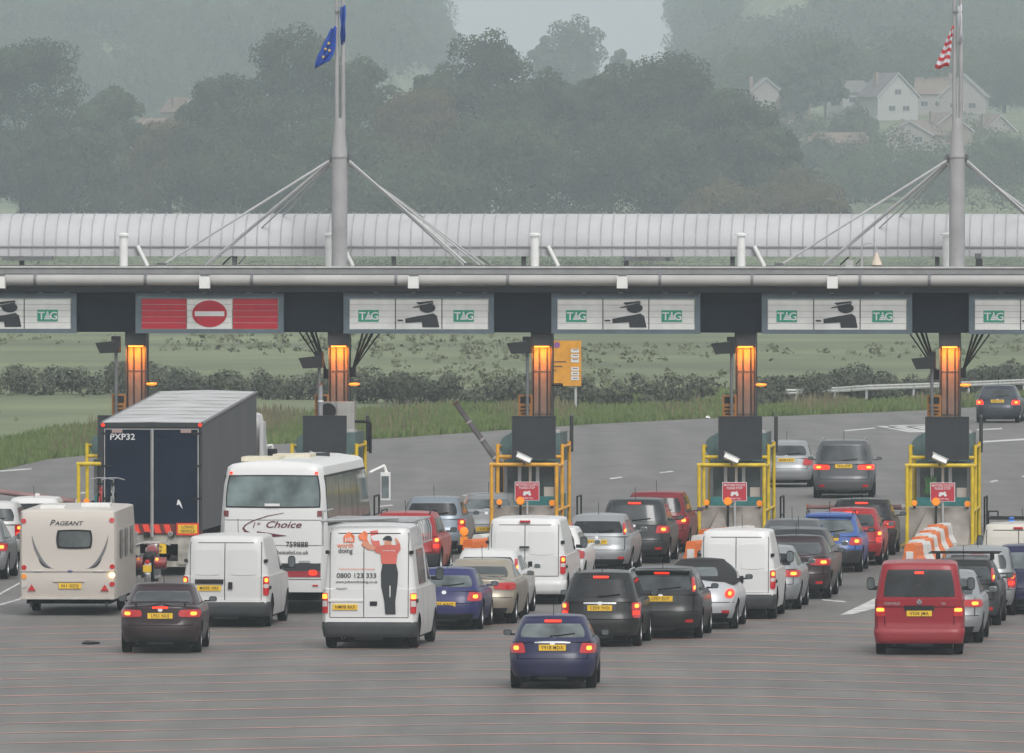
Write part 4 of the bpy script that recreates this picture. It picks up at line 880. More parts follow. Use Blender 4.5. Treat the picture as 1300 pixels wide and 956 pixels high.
# verge growth
def verge():
    rng = random.Random(9); mb = MB(); m2 = []
    for (xa, ya), (xb, yb) in zip(EDGE[1:-1], EDGE[2:]):
        n = int(abs(xb - xa) * 60)
        for _ in range(n):
            u = rng.random(); k = rng.random() ** 1.3; px = xa + (xb - xa) * u; py = ya + (yb - ya) * u - .3 - k * (34 if px < 900 else max(10, 34 - (px - 900) * .12)); py = max(py, 470)
            g = gnd(px, py); tall = rng.random() < (.06 + .5 * min(1, max(0, (k - .25) * 1.6)) * (.5 + .5 * math.sin(g.x * .55 + 1))); h = rng.uniform(.25, .65) * (.75 + .4 * math.sin(g.x * .8 + px * .01)) if tall else rng.uniform(.1, .35); w = rng.uniform(.012, .035) if tall else rng.uniform(.02, .06)
            a = rng.uniform(0, 3.14); dx, dy = math.cos(a) * w, math.sin(a) * w; lx, ly = rng.uniform(-.2, .2) * h, rng.uniform(-.2, .2) * h; b = len(mb.v)
            mb.v += [(g.x - dx, g.y - dy, -.02), (g.x + dx, g.y + dy, -.02), (g.x + lx + dx * 1.5, g.y + ly + dy, h * .6), (g.x + lx * 1.4, g.y + ly * 1.4, h)]; mb.f.append((b, b + 1, b + 2, b + 3)); mb.mi.append(1 if tall else 0)
    o = mb.build('verge_grass', [mat('verge_green', (.07, .105, .032), .9, scale=.4, col2=(.125, .165, .058), island=True), mat('verge_weeds', (.09, .085, .05), .9, scale=.4, col2=(.17, .15, .085), island=True)], None, fix=False)
    [soften(q, .5) for q in o.data.materials]; tag(o, 'rough green grass and brown weeds along the far road edge', 'grass', kind='stuff')
verge()
# litter
for px, py, lb in ((61, 577, 'crumpled white plastic litter on the verge at the left'), (899, 532, 'small white litter on the verge right of the map board')):
    g = gnd(px, py); mb = MB().lathe([(.001, .3), (.15, .26), (.22, .12), (.2, 0)], 'z', 9); rng = random.Random(px); mb.v = [(x * .5 + rng.uniform(-.06, .06), y + rng.uniform(-.06, .06), max(0, z * .45 + rng.uniform(-.05, .03))) for x, y, z in mb.v]
    o = mb.build('litter', WHT, None, loc=tuple(g)); tag(o, lb, 'litter')
g = gnd(115, 817); mb = MB().add([(-.17, -.3, .03), (.0, -.6, .05), (.2, -.2, .04), (.12, .5, .02), (-.1, .4, .06), (-.17, -.3, 0.001), (.0, -.6, 0.001), (.2, -.2, 0.001), (.12, .5, 0.001), (-.1, .4, 0.001)], [(0, 1, 2, 3, 4), (5, 6, 7, 8, 9)] + [(i, (i + 1) % 5, 5 + (i + 1) % 5, 5 + i) for i in range(5)])
tag(mb.build('rubber_scrap', BLK, None, loc=tuple(g)), 'flat black scrap lying on the road left of the burgundy saloon', 'debris')
# houses
HW = [mat('render_cream', (.27, .25, .23), .8), mat('render_white', (.34, .335, .32), .8), mat('brick_buff', (.22, .18, .15), .85)]; RFM = [mat('roof_tile_grey', (.13, .12, .115), .8, scale=.5), mat('roof_tile_brown', (.17, .125, .10), .8, scale=.5)]; WF = mat('window_frame_white', (.38, .38, .38), .6)
def house(lab, x0, x1, ytop, ybot, d, gable=True, hw=0, rf=0, dep=9, wins=((.3, .35), (.7, .35)), ridge_dx=.5):
    d = d * KD; s = F / d; X0 = (x0 - 650) / s; X1 = (x1 - 650) / s; zt_ = HC - (ytop - YH) / s; zb_ = HC - (ybot - YH) / s; cx = (X0 + X1) / 2; w = (X1 - X0) / 2; H = zt_ - zb_
    T = thing('house', lab, 'house', (cx, d, zb_), R(random.uniform(-22, 26)), 'houses on the hillside'); eh = H * (.56 if gable else .6)
    if gable:
        MB().add([(-w, 0, -3), (w, 0, -3), (w, 0, eh), (0, 0, H - .15), (-w, 0, eh), (-w, dep, -3), (w, dep, -3), (w, dep, eh), (0, dep, H - .15), (-w, dep, eh)], [(0, 1, 2, 3, 4), (5, 6, 7, 8, 9), (0, 1, 6, 5), (1, 2, 7, 6), (4, 0, 5, 9)]).build('wall', HW[hw], T)
        r = MB()
        for sg in (-1, 1): r.add([(0, -.4, H), (sg * (w + .4), -.4, eh - .3), (sg * (w + .4), dep + .4, eh - .3), (0, dep + .4, H), (0, -.4, H - .22), (sg * (w + .4), -.4, eh - .52), (sg * (w + .4), dep + .4, eh - .52), (0, dep + .4, H - .22)], [(0, 1, 2, 3), (4, 5, 6, 7), (0, 1, 5, 4), (1, 2, 6, 5), (2, 3, 7, 6)])
        ro = r.build('roof', RFM[rf], T); b = MB()
        for sg in (-1, 1): b.add([(0, -.44, H - .02), (sg * (w + .4), -.44, eh - .32), (sg * (w + .4), -.44, eh - .6), (0, -.44, H - .3)], [(0, 1, 2, 3)])
        b.build('bargeboard', WF, ro)
    else:
        MB().box(-w, w, 0, dep, -3, eh).build('wall', HW[hw], T)
        ro = MB().add([(-w - .3, -.4, eh - .1), (w + .3, -.4, eh - .1), (w + .3, dep + .4, eh - .1), (-w - .3, dep + .4, eh - .1), (-w * .97, dep / 2, H), (w * .97, dep / 2, H)], [(0, 1, 5, 4), (2, 3, 4, 5), (1, 2, 5), (3, 0, 4), (0, 1, 2, 3)]).build('roof', RFM[rf], T)
    MB().box(-w * .6 - .3, -w * .6 + .3, dep * .45, dep * .6, H * .6, H + .1).build('chimney', HW[2], ro)
    for u, v in wins:
        x = -w + 2 * w * u; z = H * v; f = MB().box(x - .75, x + .75, -.06, .05, z - .55, z + .55).build('window', WF, T); MB().box(x - .66, x - .04, -.09, -.062, z - .46, z + .46).box(x + .04, x + .66, -.09, -.062, z - .46, z + .46).build('pane', GL, f)
house('white gabled house with a balcony left of the striped-flag mast', 1112, 1168, 92, 157, 1330, True, 1, 0, wins=((.35, .3), (.7, .3), (.5, .62)))
house('long low wing with grey roof attached left of the white gabled house', 1068, 1112, 102, 140, 1335, False, 1, 0)
house('pale gabled house seen right behind the striped-flag mast', 1193, 1252, 93, 156, 1335, True, 0, 0)
house('grey-roofed long house between the two gabled houses', 1160, 1205, 98, 150, 1350, False, 0, 1)
house('cream gabled house at left beside the dark trees', 945, 1000, 98, 150, 1310, True, 0, 0)
house('brick side wing right of the cream gabled house', 1000, 1030, 115, 165, 1300, False, 2, 1, wins=((.5, .3),))
house('low brown-roofed bungalow below the white gabled house', 1125, 1185, 152, 190, 1260, True, 0, 1)
house('gabled bungalow just right of the striped-flag mast', 1180, 1235, 142, 192, 1270, True, 2, 1)
house('cream house at the right edge halfway up the hill', 1250, 1290, 145, 190, 1300, True, 0, 1, wins=((.5, .35),))
house('small gabled house highest on the hillside left of the flag', 1082, 1118, 58, 95, 1480, True, 2, 1, wins=((.5, .35),))
house('long low house behind the garden trees above the duct', 1020, 1090, 168, 200, 1240, False, 2, 1)
house('pale house glimpsed through the gap in the left tree belt', 228, 255, 124, 160, 1200, True, 0, 1, wins=((.5, .35),))
house('white-walled house half hidden in the left tree belt', 165, 200, 150, 185, 1150, False, 0, 1, wins=((.3, .3), (.7, .3)))
house('house at the upper right edge of the hillside', 1285, 1330, 58, 100, 1480, True, 0, 1)
o = MB()
s = F / 2258; x0 = (1112 - 650) / s
for i in range(12): o.box(x0 + i * .62, x0 + i * .62 + .1, 2257, 2257.1, HC - (158 - YH) / s, HC - (147 - YH) / s)
o.box(x0, x0 + 7.2, 2257, 2257.15, HC - (148 - YH) / s, HC - (146.5 - YH) / s); tag(o.build('balcony_railing', WF, None), 'white balcony railing in front of the white gabled house', 'railing')
# map sign
g = gnd(720, 521); s = F / g.y; T = thing('map_sign', 'tall yellow direction board on a pole beside the far road', 'sign', tuple(g), 0)
zz = lambda py: HC - (py - YH) / s; xx = lambda px: (px - 720) / s
MB().box(xx(694), xx(738), -.05, .05, zz(490), zz(432.5)).build('board', mat('sign_yellow', (.66, .29, .01), .5), T)
MB().box(xx(729.5), xx(732.5), .06, .16, 0, zz(490)).build('post', LSTEEL, T)
q = MB()
for y in (443, 449.5, 455.5, 466, 472, 478): q.box(xx(725), xx(735), -.07, -.052, zz(y + 4.5), zz(y))
q.build('label_print', TXTW, T)
q = MB()
for y in (444, 451, 456.5, 467.5, 474, 480): q.box(xx(727), xx(733.5), -.08, -.071, zz(y + .6), zz(y - .4))
q.box(xx(703), xx(719), -.06, -.052, zz(460), zz(458.5)).box(xx(703), xx(714), -.06, -.052, zz(466), zz(464.5)).box(xx(703), xx(706), -.06, -.052, zz(471), zz(469.5)); q.build('lines_of_print', mat('print_dark', (.12, .05, .04), .6), T)
MB().poly([(xx(707) + .13 * math.cos(k * .5236), zz(438) + .13 * math.sin(k * .5236)) for k in range(12)], -.05, .02).build('purple_disc', mat('purple', (.25, .08, .28), .5), T)
# guardrail
pts = [(996, 507.5, 516), (1010, 504.5, 516), (1030, 502.5, 514), (1060, 501, 513), (1100, 499.5, 510), (1160, 497.5, 508), (1230, 495, 505), (1300, 491, 502), (1400, 487, 499)]
W3 = []
for px, pt, pb in pts: g = gnd(px, pb); W3.append((g, HC - (pt - YH) * g.y / F))
T = thing('guardrail', 'grey crash barrier curving along the far verge at right', 'guardrail', tuple(W3[0][0]), 0); o0 = W3[0][0]; mb = MB()
n = 5; pr = [(0, 0), (-.05, .05), (0, .11), (-.05, .17), (0, .22)]
for i, (g, z) in enumerate(W3):
    for a, b in pr: mb.v.append((g.x - o0.x, g.y - o0.y + a, .5 + b))
for i in range(len(W3) - 1):
    for j in range(4): mb.f.append((i * 5 + j, (i + 1) * 5 + j, (i + 1) * 5 + j + 1, i * 5 + j + 1)); mb.mi.append(0)
ob = mb.build('rail', mat('guardrail_grey', (.5, .5, .48), .5, .2), T); ob.modifiers.new('s', 'SOLIDIFY').thickness = .02
for a, b in zip(W3, W3[1:]):
    k = max(1, int((b[0] - a[0]).length / 4))
    for i in range(k): p = a[0].lerp(b[0], i / k) - o0; MB().box(p.x - .05, p.x + .05, p.y + .03, p.y + .15, -.02, .7).build('post', SILV, T)
# ---------------------------------------------------------------- haze
hm = bpy.data.materials.new('haze'); hm.use_nodes = True; n = hm.node_tree; n.nodes.clear()
v = n.nodes.new('ShaderNodeVolumePrincipled'); v.inputs['Color'].default_value = (.82, .92, 1.0, 1); v.inputs['Density'].default_value = HAZE; v.inputs['Anisotropy'].default_value = 0
oo = n.nodes.new('ShaderNodeOutputMaterial'); n.links.new(v.outputs[0], oo.inputs['Volume'])
tag(MB().box(-1000, 1000, -120, 4360, -3, 150).build('haze', hm, None), kind='stuff')
# ---------------------------------------------------------------- the traffic
PB = paint('black', (.005, .005, .006)); PBU = paint('burgundy_black', (.018, .004, .007)); PW = paint('white', (.6, .6, .59)); PW2 = paint('clean_white', (.68, .68, .67)); PN = paint('navy', (.008, .01, .055)); PBL = paint('blue', (.04, .10, .33)); PPU = paint('violet_blue', (.02, .022, .11))
PR = paint('red', (.30, .01, .014)); PRT = paint('tomato_red', (.27, .008, .018), 0, .42); PDR = paint('dark_red', (.16, .006, .012)); PS = paint('silver', (.32, .33, .34), .5); PG = paint('grey', (.10, .104, .11), .4); PDG = paint('dark_grey', (.028, .03, .033), .3); PGO = paint('gold', (.34, .30, .24), .4); PSB = paint('silver_blue', (.22, .26, .30), .4); PDB = paint('dark_blue_grey', (.03, .038, .055), .3)
car('hatchback', 'navy blue hatchback nearest the camera, chrome strip over its plate', 'car', 701, 873, 2.2, PN, 3.9, 1.69, 1.4, .94, 'hatch', reg='Y918 MDX', regz=.80, lamp='mid', strip=True, glass=GL2, mir=BLK)
car('saloon_car', 'burgundy-black saloon with boot spoiler behind the caravan', 'car', 203, 828, 1.5, PBU, 4.5, 1.69, 1.41, .96, 'saloon', reg='LP51 NUJ', regz=.78, lamp='wide', spoiler=True, glass=GL, lampm=RED)
car('estate_car', 'black estate with round lit tail lamps and chrome plate strip', 'car', 761, 820, 4.7, PB, 4.4, 1.70, 1.56, .98, 'estate', reg='CE09 YVD', regz=.82, lamp='tall', strip=True, rails=2, glass=GL3)
car('hatchback', 'black hatchback with tall lamps beside the rear window, behind the soft-top', 'car', 838, 809.8, 5, PB, 4.3, 1.75, 1.5, .98, 'hatch', reg='LF57 EUY', regz=.86, lamp='high', spoiler=True, glass=GL, fog=True)
car('soft_top_car', 'rounded silver car with a raised black fabric roof', 'car', 885, 797.7, 5, paint('pale_silver', (.5, .51, .53), .25), 4.1, 1.72, 1.5, 1.0, 'cabrio', lamp='round', high=False, roofm=mat('black_canvas', (.018, .018, .02), .85), glass=GL2, p=2.3, badge=False, ant=False, mir=BLK, fog=True)
car('hatchback', 'violet-blue hatchback right of the lettered white van', 'car', 563, 798.5, 5.2, PPU, 3.8, 1.62, 1.33, .88, 'hatch', reg='BJ57 AWO', regz=.56, lamp='mid', glass=GL2, high=False, bump=None, badge=True)
car('saloon_car', 'gold saloon with dark red lamps and small boot spoiler', 'car', 604, 791, 5, PGO, 4.5, 1.72, 1.39, .97, 'saloon', lamp='wide', lit=False, spoiler=True, glass=GL, high=False)
car('hatchback', 'white hatchback just ahead of the gold saloon', 'car', 616, 781, 5, PW, 4.2, 1.7, 1.47, .98, 'hatch', lamp='high', glass=GL, high=False, reg='')
car('hatchback', 'pale silver hatchback tucked behind the dark burgundy coupe-like car', 'car', 967, 773, 5, PS, 4.2, 1.75, 1.43, .96, 'hatch', lamp='wide', glass=GL3, high=False)
car('hatchback', 'burgundy-black hatchback with a full-width lit lamp band', 'car', 1006, 759.5, 5, PBU, 4.25, 1.76, 1.45, 1.0, 'fast', lamp='wide', glass=GL, high=True, fog=True)
car('saloon_car', 'dark grey car ahead of the burgundy-black hatchback, chrome mirror', 'car', 1011, 749, 5, PDG, 4.5, 1.76, 1.46, .98, 'hatch', lamp='wide', glass=GL, lit=False, high=False, mir=CHR)
car('hatchback', 'pale grey hatchback whose roof and aerial show behind the dark grey car', 'car', 1003, 736, 5, PG, 4.3, 1.74, 1.47, .95, 'hatch', lamp='mid', glass=GL2, high=False, lit=False)
car('hatchback', 'bright blue hatchback with grey bumpers and roof spoiler', 'car', 1051, 725.8, 5, PBL, 4.0, 1.69, 1.46, .93, 'hatch', bump=PDG, lamp='mid', reg='X', regz=.85, spoiler=True, glass=GL2, high=False, rails=1)
car('hatchback', 'red hatchback between the blue hatchback and the black car', 'car', 1079, 717, 5, PR, 3.8, 1.64, 1.44, .93, 'hatch', lamp='tall', glass=GL)
car('hatchback', 'black hatchback waiting at the barrier of the right-hand booth', 'car', 1093, 704.5, 4.5, PB, 4.0, 1.76, 1.46, .96, 'mpv', lamp='mid', glass=GL3)
car('suv', 'grey sport utility car driving off beyond the booths', 'car', 1071, 632, 2.5, PG, 4.6, 1.89, 1.76, 1.08, 'suv', reg='YK16 KTP', regz=.98, lamp='wide', glass=GL, rails=2, group='cars driving away beyond the booths', fog=True, high=False, lampm=REDON)
car('hatchback', 'small silver hatchback beside the grey sport utility car beyond the booths', 'car', 998, 618, 3, PS, 3.75, 1.70, 1.46, .95, 'hatch', reg='RK08 KDY', regz=.86, lamp='mid', lit=False, glass=GL, group='cars driving away beyond the booths', high=False)
car('hatchback', 'dark blue-grey hatchback far off at the right edge', 'car', 1266, 536.5, 6, PDB, 4.2, 1.76, 1.47, .96, 'hatch', reg='YN07 LDU', regz=.86, lamp='mid', glass=GL, group='cars driving away beyond the booths', lampm=REDON, high=False)
car('saloon_car', 'silver saloon partly hidden by the right side of the red van', 'car', 1194, 815.3, 4.5, PS, 4.6, 1.78, 1.5, .98, 'fast', lamp='wide', glass=GL, high=False, mir=PS)
car('hatchback', 'black hatchback with roof bars and red lamps beside the rear window', 'car', 1221, 793.5, 4.7, PB, 4.2, 1.7, 1.45, .96, 'hatch', lamp='high', bars=True, glass=GL, high=False, fog=True, bump=DGREY)
car('suv', 'silver high-bodied car with big lit lamps ahead of the roof-bar car', 'car', 1240, 780.5, 4.7, PS, 4.3, 1.74, 1.52, 1.0, 'suv', lamp='tall', glass=GL, group='cars queuing for the toll booths')
car('hatchback', 'dark navy car cut by the right edge, in front of the white rack van', 'car', 1304, 779, 5, PN, 4.3, 1.78, 1.54, .98, 'hatch', lamp='mid', glass=GL2, high=False)
car('estate_car', 'silver estate with orange-red lamps up its window pillars', 'car', 757, 727, 5, PS, 4.5, 1.72, 1.44, .95, 'estate', reg='YA56 NCY', regz=.78, lamp='high', glass=GL3, high=False, fog=True, low=BLK)
car('crossover_car', 'dark grey crossover with a long lit brake bar near the middle booths', 'car', 804, 714.5, 5, PDG, 4.4, 1.8, 1.63, 1.02, 'mpv', lamp='mid', glass=GL, fog=True)
car('people_carrier', 'dark red people carrier ahead of the grey crossover', 'car', 831, 701, 5, PDR, 4.4, 1.78, 1.58, 1.0, 'mpv', lamp='mid', glass=GL3, high=False)
car('hatchback', 'white hatchback squeezed between the plain white van and the silver estate', 'car', 693, 746, 5, PW2, 4.5, 1.8, 1.45, .96, 'hatch', lamp='mid', lampm=RED, lit=False, glass=GL, high=False)
car('off_road_car', 'red off-road car with black bumper beside the coach', 'car', 512, 730, 5, PR, 4.3, 1.78, 1.55, 1.0, 'suv', bump=DGREY, lamp='tall', glass=GL, rails=1, high=False)
car('hatchback', 'silver-blue hatchback ahead of the red off-road car', 'car', 548, 703, 5, PSB, 4.0, 1.7, 1.48, .96, 'mpv', lamp='tall', glass=GL3, high=False)
car('hatchback', 'pale silver car at the middle booth, mostly hidden by the plain white van', 'car', 617, 693, 5, PS, 4.0, 1.68, 1.4, .95, 'hatch', reg='CK51 ZNO', regz=.47, lamp='mid', lit=False, glass=GL2, high=False)
car('hatchback', 'silver hatchback cut by the left edge next to the caravan', 'car', -36, 735, 3, PS, 4.0, 1.7, 1.46, .95, 'hatch', lamp='mid', glass=GL)
car('people_carrier', 'white people carrier with lit brake bar at the left edge', 'car', -16, 712, 3, PW, 4.3, 1.75, 1.5, .98, 'mpv', lamp='tall', glass=GL)
car('estate_car', 'white car whose roof shows above the caravan at left', 'car', 40, 698, 3, PW2, 4.4, 1.7, 1.38, .9, 'estate', lamp='mid', glass=GL3, high=False)
# ---- vans
def van_doors(T, lo, up, belt, H, split=0, panels=True, handles=True, w=.9, z0=.6, hinge=True):
    pj = lambda a, b, o: (lo if b < belt else up).rear(a, b, .006 + o)
    s = MB(); zt_ = H - .16
    def strip(x0, x1, z0_, z1_): patch(s, pj, ((x0, z1_), (x1, z1_), (x0, z0_), (x1, z0_)), 8 if x1 - x0 > .1 else 1, 8, 0, 0)
    xo = w * .82; strip(split - .008, split + .008, z0, zt_); strip(-xo - .006, -xo + .006, z0, zt_); strip(xo - .006, xo + .006, z0, zt_); strip(-xo, xo, zt_, zt_ + .014); strip(-xo, xo, z0 - .014, z0)
    s.build('door_gaps', UNDER, T)
    if panels:
        for sg in (-1, 1):
            x0, x1 = sorted((sg * .1 + split, sg * xo * .88)); 
            for a, b in ((belt + .02, H - .3), ):
                q = MB(); patch(q, lambda u, v, o: (lo if v < belt else up).rear(u, v, .012 + o), ((x0, b), (x1, b), (x0, a), (x1, a)), 8, 6, .2, .02); q.build('pressed_panel', T['pm'] and MATS[T['pm']], T, 40)
    if handles:
        x = split + .12; yv = pj(x, belt - .2, 0)[1]; MB().box(x - .04, x + .05, yv - .035, yv + .02, belt - .28, belt - .13).build('door_handle', BLK, T)
    if hinge:
        for sg in (-1, 1):
            for z in (belt - .25, H - .55):
                p = (lo if z < belt else up).side(.3, z, sg, .0); MB().box(p[0] - .04, p[0] + .03, .14, .34, z - .035, z + .035).build('hinge', BLK, T)
    return pj
def cab_glass(T, up, L, belt, H):
    for sg in (-1, 1):
        q = MB(); patch(q, sidefn(up, sg, .01), ((L - 2.15, min(H - .25, belt + .62)), (L - 1.75, min(H - .25, belt + .62)), (L - 2.2, belt + .06), (L - 1.2, belt + .06)), 5, 4, .12); q.build('cab_window', GL, T, 50)
    q = MB(); fr = lambda a, b, o: (a, up.yf(b) - up.AF * (1 - (1 - min(.99, abs(a) / up.w(b)) ** up.pf) ** (1 / up.pf)) + .015 + o, b)
    patch(q, fr, ((-.65, belt + .7), (.65, belt + .7), (-.75, belt + .05), (.75, belt + .05)), 10, 4, .12); q.build('windscreen', GL, T, 50)
VG = 'white vans in the queue'
def handle_bar(T, S, x, z, w=.36): y = S.rear(x, z)[1]; MB().box(x - w / 2, x + w / 2, y - .03, y + .03, z - .05, z + .05).build('plate_lamp_bar', BLK, T)
# mid-size white van
T, lo, up = car('panel_van', 'dirty white panel van with blank twin rear doors behind the caravan line', 'van', 286, 795, 5, PW, 4.8, 1.9, 2.0, 1.12, 'van', bump=DGREY, lamp='van', high=False, group=VG, badge=False, wiper=False)
van_doors(T, lo, up, 1.12, 2.0, -.02, w=.95); handle_bar(T, lo, -.36, 1.0, .62); plate(T, lo, 'MX05 XRS', -.36, .86); cab_glass(T, up, 4.8, 1.12, 2.0)
# plain white van
T, lo, up = car('panel_van', 'clean white panel van with plain rear doors at the middle booth', 'van', 666, 766, 5, PW2, 4.9, 1.88, 1.98, 1.12, 'van', bump=None, lamp='van', high=False, group=VG, badge=False, ant=False)
van_doors(T, lo, up, 1.12, 1.98, 0, w=.94, z0=.66); cab_glass(T, up, 4.9, 1.12, 1.98); MB().box(-.12, .12, .1, .2, 1.89, 1.93).build('high_brake_lamp', RED, T); MB().box(-.12, .1, .0, .05, 1.3, 1.34).build('door_handle', BLK, T)
# small white van
T, lo, up = car('panel_van', 'small tall white van ahead of the soft-top car', 'van', 934, 785, 5, PW2, 4.4, 1.76, 1.98, 1.1, 'van', bump=DGREY, lamp='van', high=False, group=VG, badge=False)
van_doors(T, lo, up, 1.1, 1.98, .0, w=.88); cab_glass(T, up, 4.4, 1.1, 1.98)
# rack van
T, lo, up = car('panel_van', 'cream-white van with a black roof rack cut by the right edge', 'van', 1293, 757, 5, paint('cream_white', (.58, .55, .49)), 4.3, 1.84, 1.72, 1.02, 'van', lamp='van', high=False, group=VG, badge=False)
van_doors(T, lo, up, 1.02, 1.72, .0, w=.92); MB().box(-.12, .1, .12, .2, 1.6, 1.64).build('high_brake_lamp', RED, T); cab_glass(T, up, 4.3, 1.02, 1.72)
r = MB()
for y in (.5, 1.4, 2.3): r.box(-.75, .75, y, y + .04, 1.8, 1.83)
r.path([(-.75, .5, 1.82), (-.75, 2.4, 1.82)], .02, 6).path([(.75, .5, 1.82), (.75, 2.4, 1.82)], .02, 6).path([(-.72, .45, 1.7), (-.72, .45, 2.0), (-.5, .45, 2.0), (-.5, .45, 1.8)], .018, 6); r.build('roof_rack', BLK, T)
for x in (-.2, .45): MB().lathe([(.001, .1), (.06, .08), (.08, 0)], 'z', 12, (x, .8, 1.76)).build('blue_beacon', mat('blue_lens', (.03, .16, .6), .2, emit=.3, var=0), T, 50)
# red van
T, lo, up = car('passenger_van', 'large red van with one wide dark rear window', 'van', 1167, 830, 2.5, PRT, 4.8, 1.84, 1.9, 1.15, 'van', lamp='none', high=False, reg='V558 JMA', regz=.86, group='vans in the queue', badge=False, ant=False, wiper=False)
pj = lambda b0: (lambda a, b, o: (lo if b < 1.15 else up).rear(a, b, b0 + o))
q = MB(); patch(q, pj(.01), ((-.66, 1.76), (.66, 1.76), (-.75, 1.2), (.75, 1.2)), 14, 6, .1); q.build('rear_window', GL3, T, 50)
q = MB(); patch(q, pj(.02), ((-.1, 1.72), (.1, 1.72), (-.1, 1.67), (.1, 1.67)), 3, 1, .2); q.build('high_brake_lamp', REDON, T)
q = MB()
for a, b, c, d in ((-.76, .76, .985, 1.0), (-.72, -.705, .6, .99), (.705, .72, .6, .99), (-.83, .83, .56, .575)): patch(q, pj(.005), ((a, d), (b, d), (a, c), (b, c)), 8, 3, 0, 0)
q.build('panel_seam', UNDER, T); handle_bar(T, lo, 0, .97, .62)
for sg in (-1, 1):
    q = MB(); patch(q, pj(.014), ((sg * .70, .98), (sg * .885, .98), (sg * .7, .8), (sg * .885, .8)), 5, 3, .12); o = q.build('tail_lamp', RED, T); q = MB(); patch(q, pj(.022), ((sg * .72, .97), (sg * .87, .97), (sg * .72, .9), (sg * .87, .9)), 4, 2, .3); q.build('lamp_core', HOT, o)
    q = MB(); patch(q, sidefn(up, sg, .01), ((.6, 1.74), (2.1, 1.74), (.45, 1.22), (2.1, 1.22)), 6, 3, .12); q.build('side_window', GL3, T, 50)
q = MB(); q.lathe([(.001, -.012), (.05, -.012), (.06, 0)], 'y', 16, (0, .06, 1.09)); o = q.build('emblem', CHR, T); 
e = MB(); yv = .045
for pts in (((-.035, 1.135), (-.02, 1.135), (0, 1.1), (.02, 1.135), (.035, 1.135), (.004, 1.085), (-.004, 1.085)), ((-.04, 1.1), (-.03, 1.1), (-.018, 1.06), (0, 1.085), (.018, 1.06), (.03, 1.1), (.04, 1.1), (.02, 1.035), (0, 1.065), (-.02, 1.035))): e.poly(list(pts), yv, .004)
e.build('emblem_letters', INK, o)
lettering('CARAVELLE', .07, -.56, 1.04, CHR, T, lambda a, b: lo.rear(a, b, .012), xs=.9); lettering('TDI', .06, .5, 1.04, CHR, T, lambda a, b: lo.rear(a, b, .012))
cab_glass(T, up, 4.8, 1.15, 1.9)
# lettered high-roof van
T, lo, up = car('high_roof_van', 'high-roof white van with orange lettering and a tradesman picture on its doors', 'van', 468, 822, 5.5, PW2, 4.9, 1.97, 2.56, 1.25, 'van', bump=DGREY, lamp='none', high=False, group='vans in the queue', badge=False, ant=False, wiper=False)
H = 2.56; van_doors(T, lo, up, 1.25, H, -.11, panels=False, handles=False, w=1.0, z0=.66)
P2 = lambda off: (lambda a, b: (lo if b < 1.25 else up).rear(a, b, off))
pjv = lambda b0: (lambda a, b, o: (lo if b < 1.25 else up).rear(a, b, b0 + o))
for sg in (-1, 1):
    q = MB(); patch(q, pjv(.014), ((sg * .86, 1.16), (sg * .975, 1.16), (sg * .86, .74), (sg * .975, .74)), 4, 6, .12); o = q.build('tail_lamp', RED, T); q = MB(); patch(q, pjv(.022), ((sg * .87, 1.14), (sg * .965, 1.14), (sg * .87, 1.04), (sg * .965, 1.04)), 4, 2, .3); q.build('lamp_core', HOT, o)
    q = MB(); patch(q, pjv(.02), ((sg * .87, 1.0), (sg * .965, 1.0), (sg * .87, .88), (sg * .965, .88)), 4, 2, .1); q.build('reversing_lamp', CLR, o)
    q = MB(); patch(q, sidefn(up, sg, .012), ((1.0, 2.05), (2.3, 2.05), (.9, 1.32), (2.3, 1.32)), 6, 4, .1); q.build('side_window', glassy('pink_glass', (.16, .12, .115)), T, 50)
cab_glass(T, up, 4.9, 1.3, 2.2)
yv = lo.rear(-.45, .9)[1]; MB().box(-.85, -.12, yv - .02, yv + .02, .985, 1.03).build('plate_lamp_bar', WHT, T); plate(T, lo, 'NM08 RKF', -.5, .87)
MB().box(.02, .17, yv - .015, yv + .02, .9, .99).build('door_handle', BLK, T)
def decal(name, pts, m, off=.018, par=None):
    n = len(pts); pr = P2(off); p2 = P2(off - .004); A = sum(pts[i][0] * pts[(i + 1) % n][1] - pts[(i + 1) % n][0] * pts[i][1] for i in range(n))
    if A < 0: pts = pts[::-1]
    return MB().add([pr(*p) for p in pts] + [p2(*p) for p in pts], [tuple(range(n))] + [(i, n + i, n + (i + 1) % n, (i + 1) % n) for i in range(n)]).build(name, m, par or T, fix=False)
OR = mat('decal_orange', (.72, .17, .06), .5, var=0); SK = mat('decal_skin', (.62, .28, .18), .6, var=0); SHT = mat('decal_red_shirt', (.60, .13, .10), .6, var=.1); TRS = mat('decal_black_trousers', (.025, .028, .032), .6, var=.15)
cx = lambda q: (q - 332) / 304 ; cz = lambda q: .58 + (770 - q) / 317  # crop pixels of the van door artwork -> metres
D = lambda pts: [(cx(a), cz(b)) for a, b in pts]
decal('house_logo', D([(168, 208), (203, 180), (238, 208), (238, 250), (168, 250)]), OR)
lettering('job', .13, cx(203), cz(241), TXTW, T, P2(.021), xs=1.0); lettering('worth', .145, cx(181), cz(285), OR, T, P2(.018), xs=.95); lettering('doing', .145, cx(181), cz(320), TRS, T, P2(.018), xs=.95)
lettering('Tradesmen & home improvements', .045, cx(253), cz(430), OR, T, P2(.018), xs=1.2); lettering('0800 123 333', .14, cx(253), cz(484), TRS, T, P2(.018), xs=1.08); lettering('www.jobworthdoing.co.uk', .072, cx(253), cz(518), TRS, T, P2(.018), xs=1.13)
lettering('TRANSIT', .05, cx(158), cz(562), DGREY, T, P2(.018), xs=1.2)
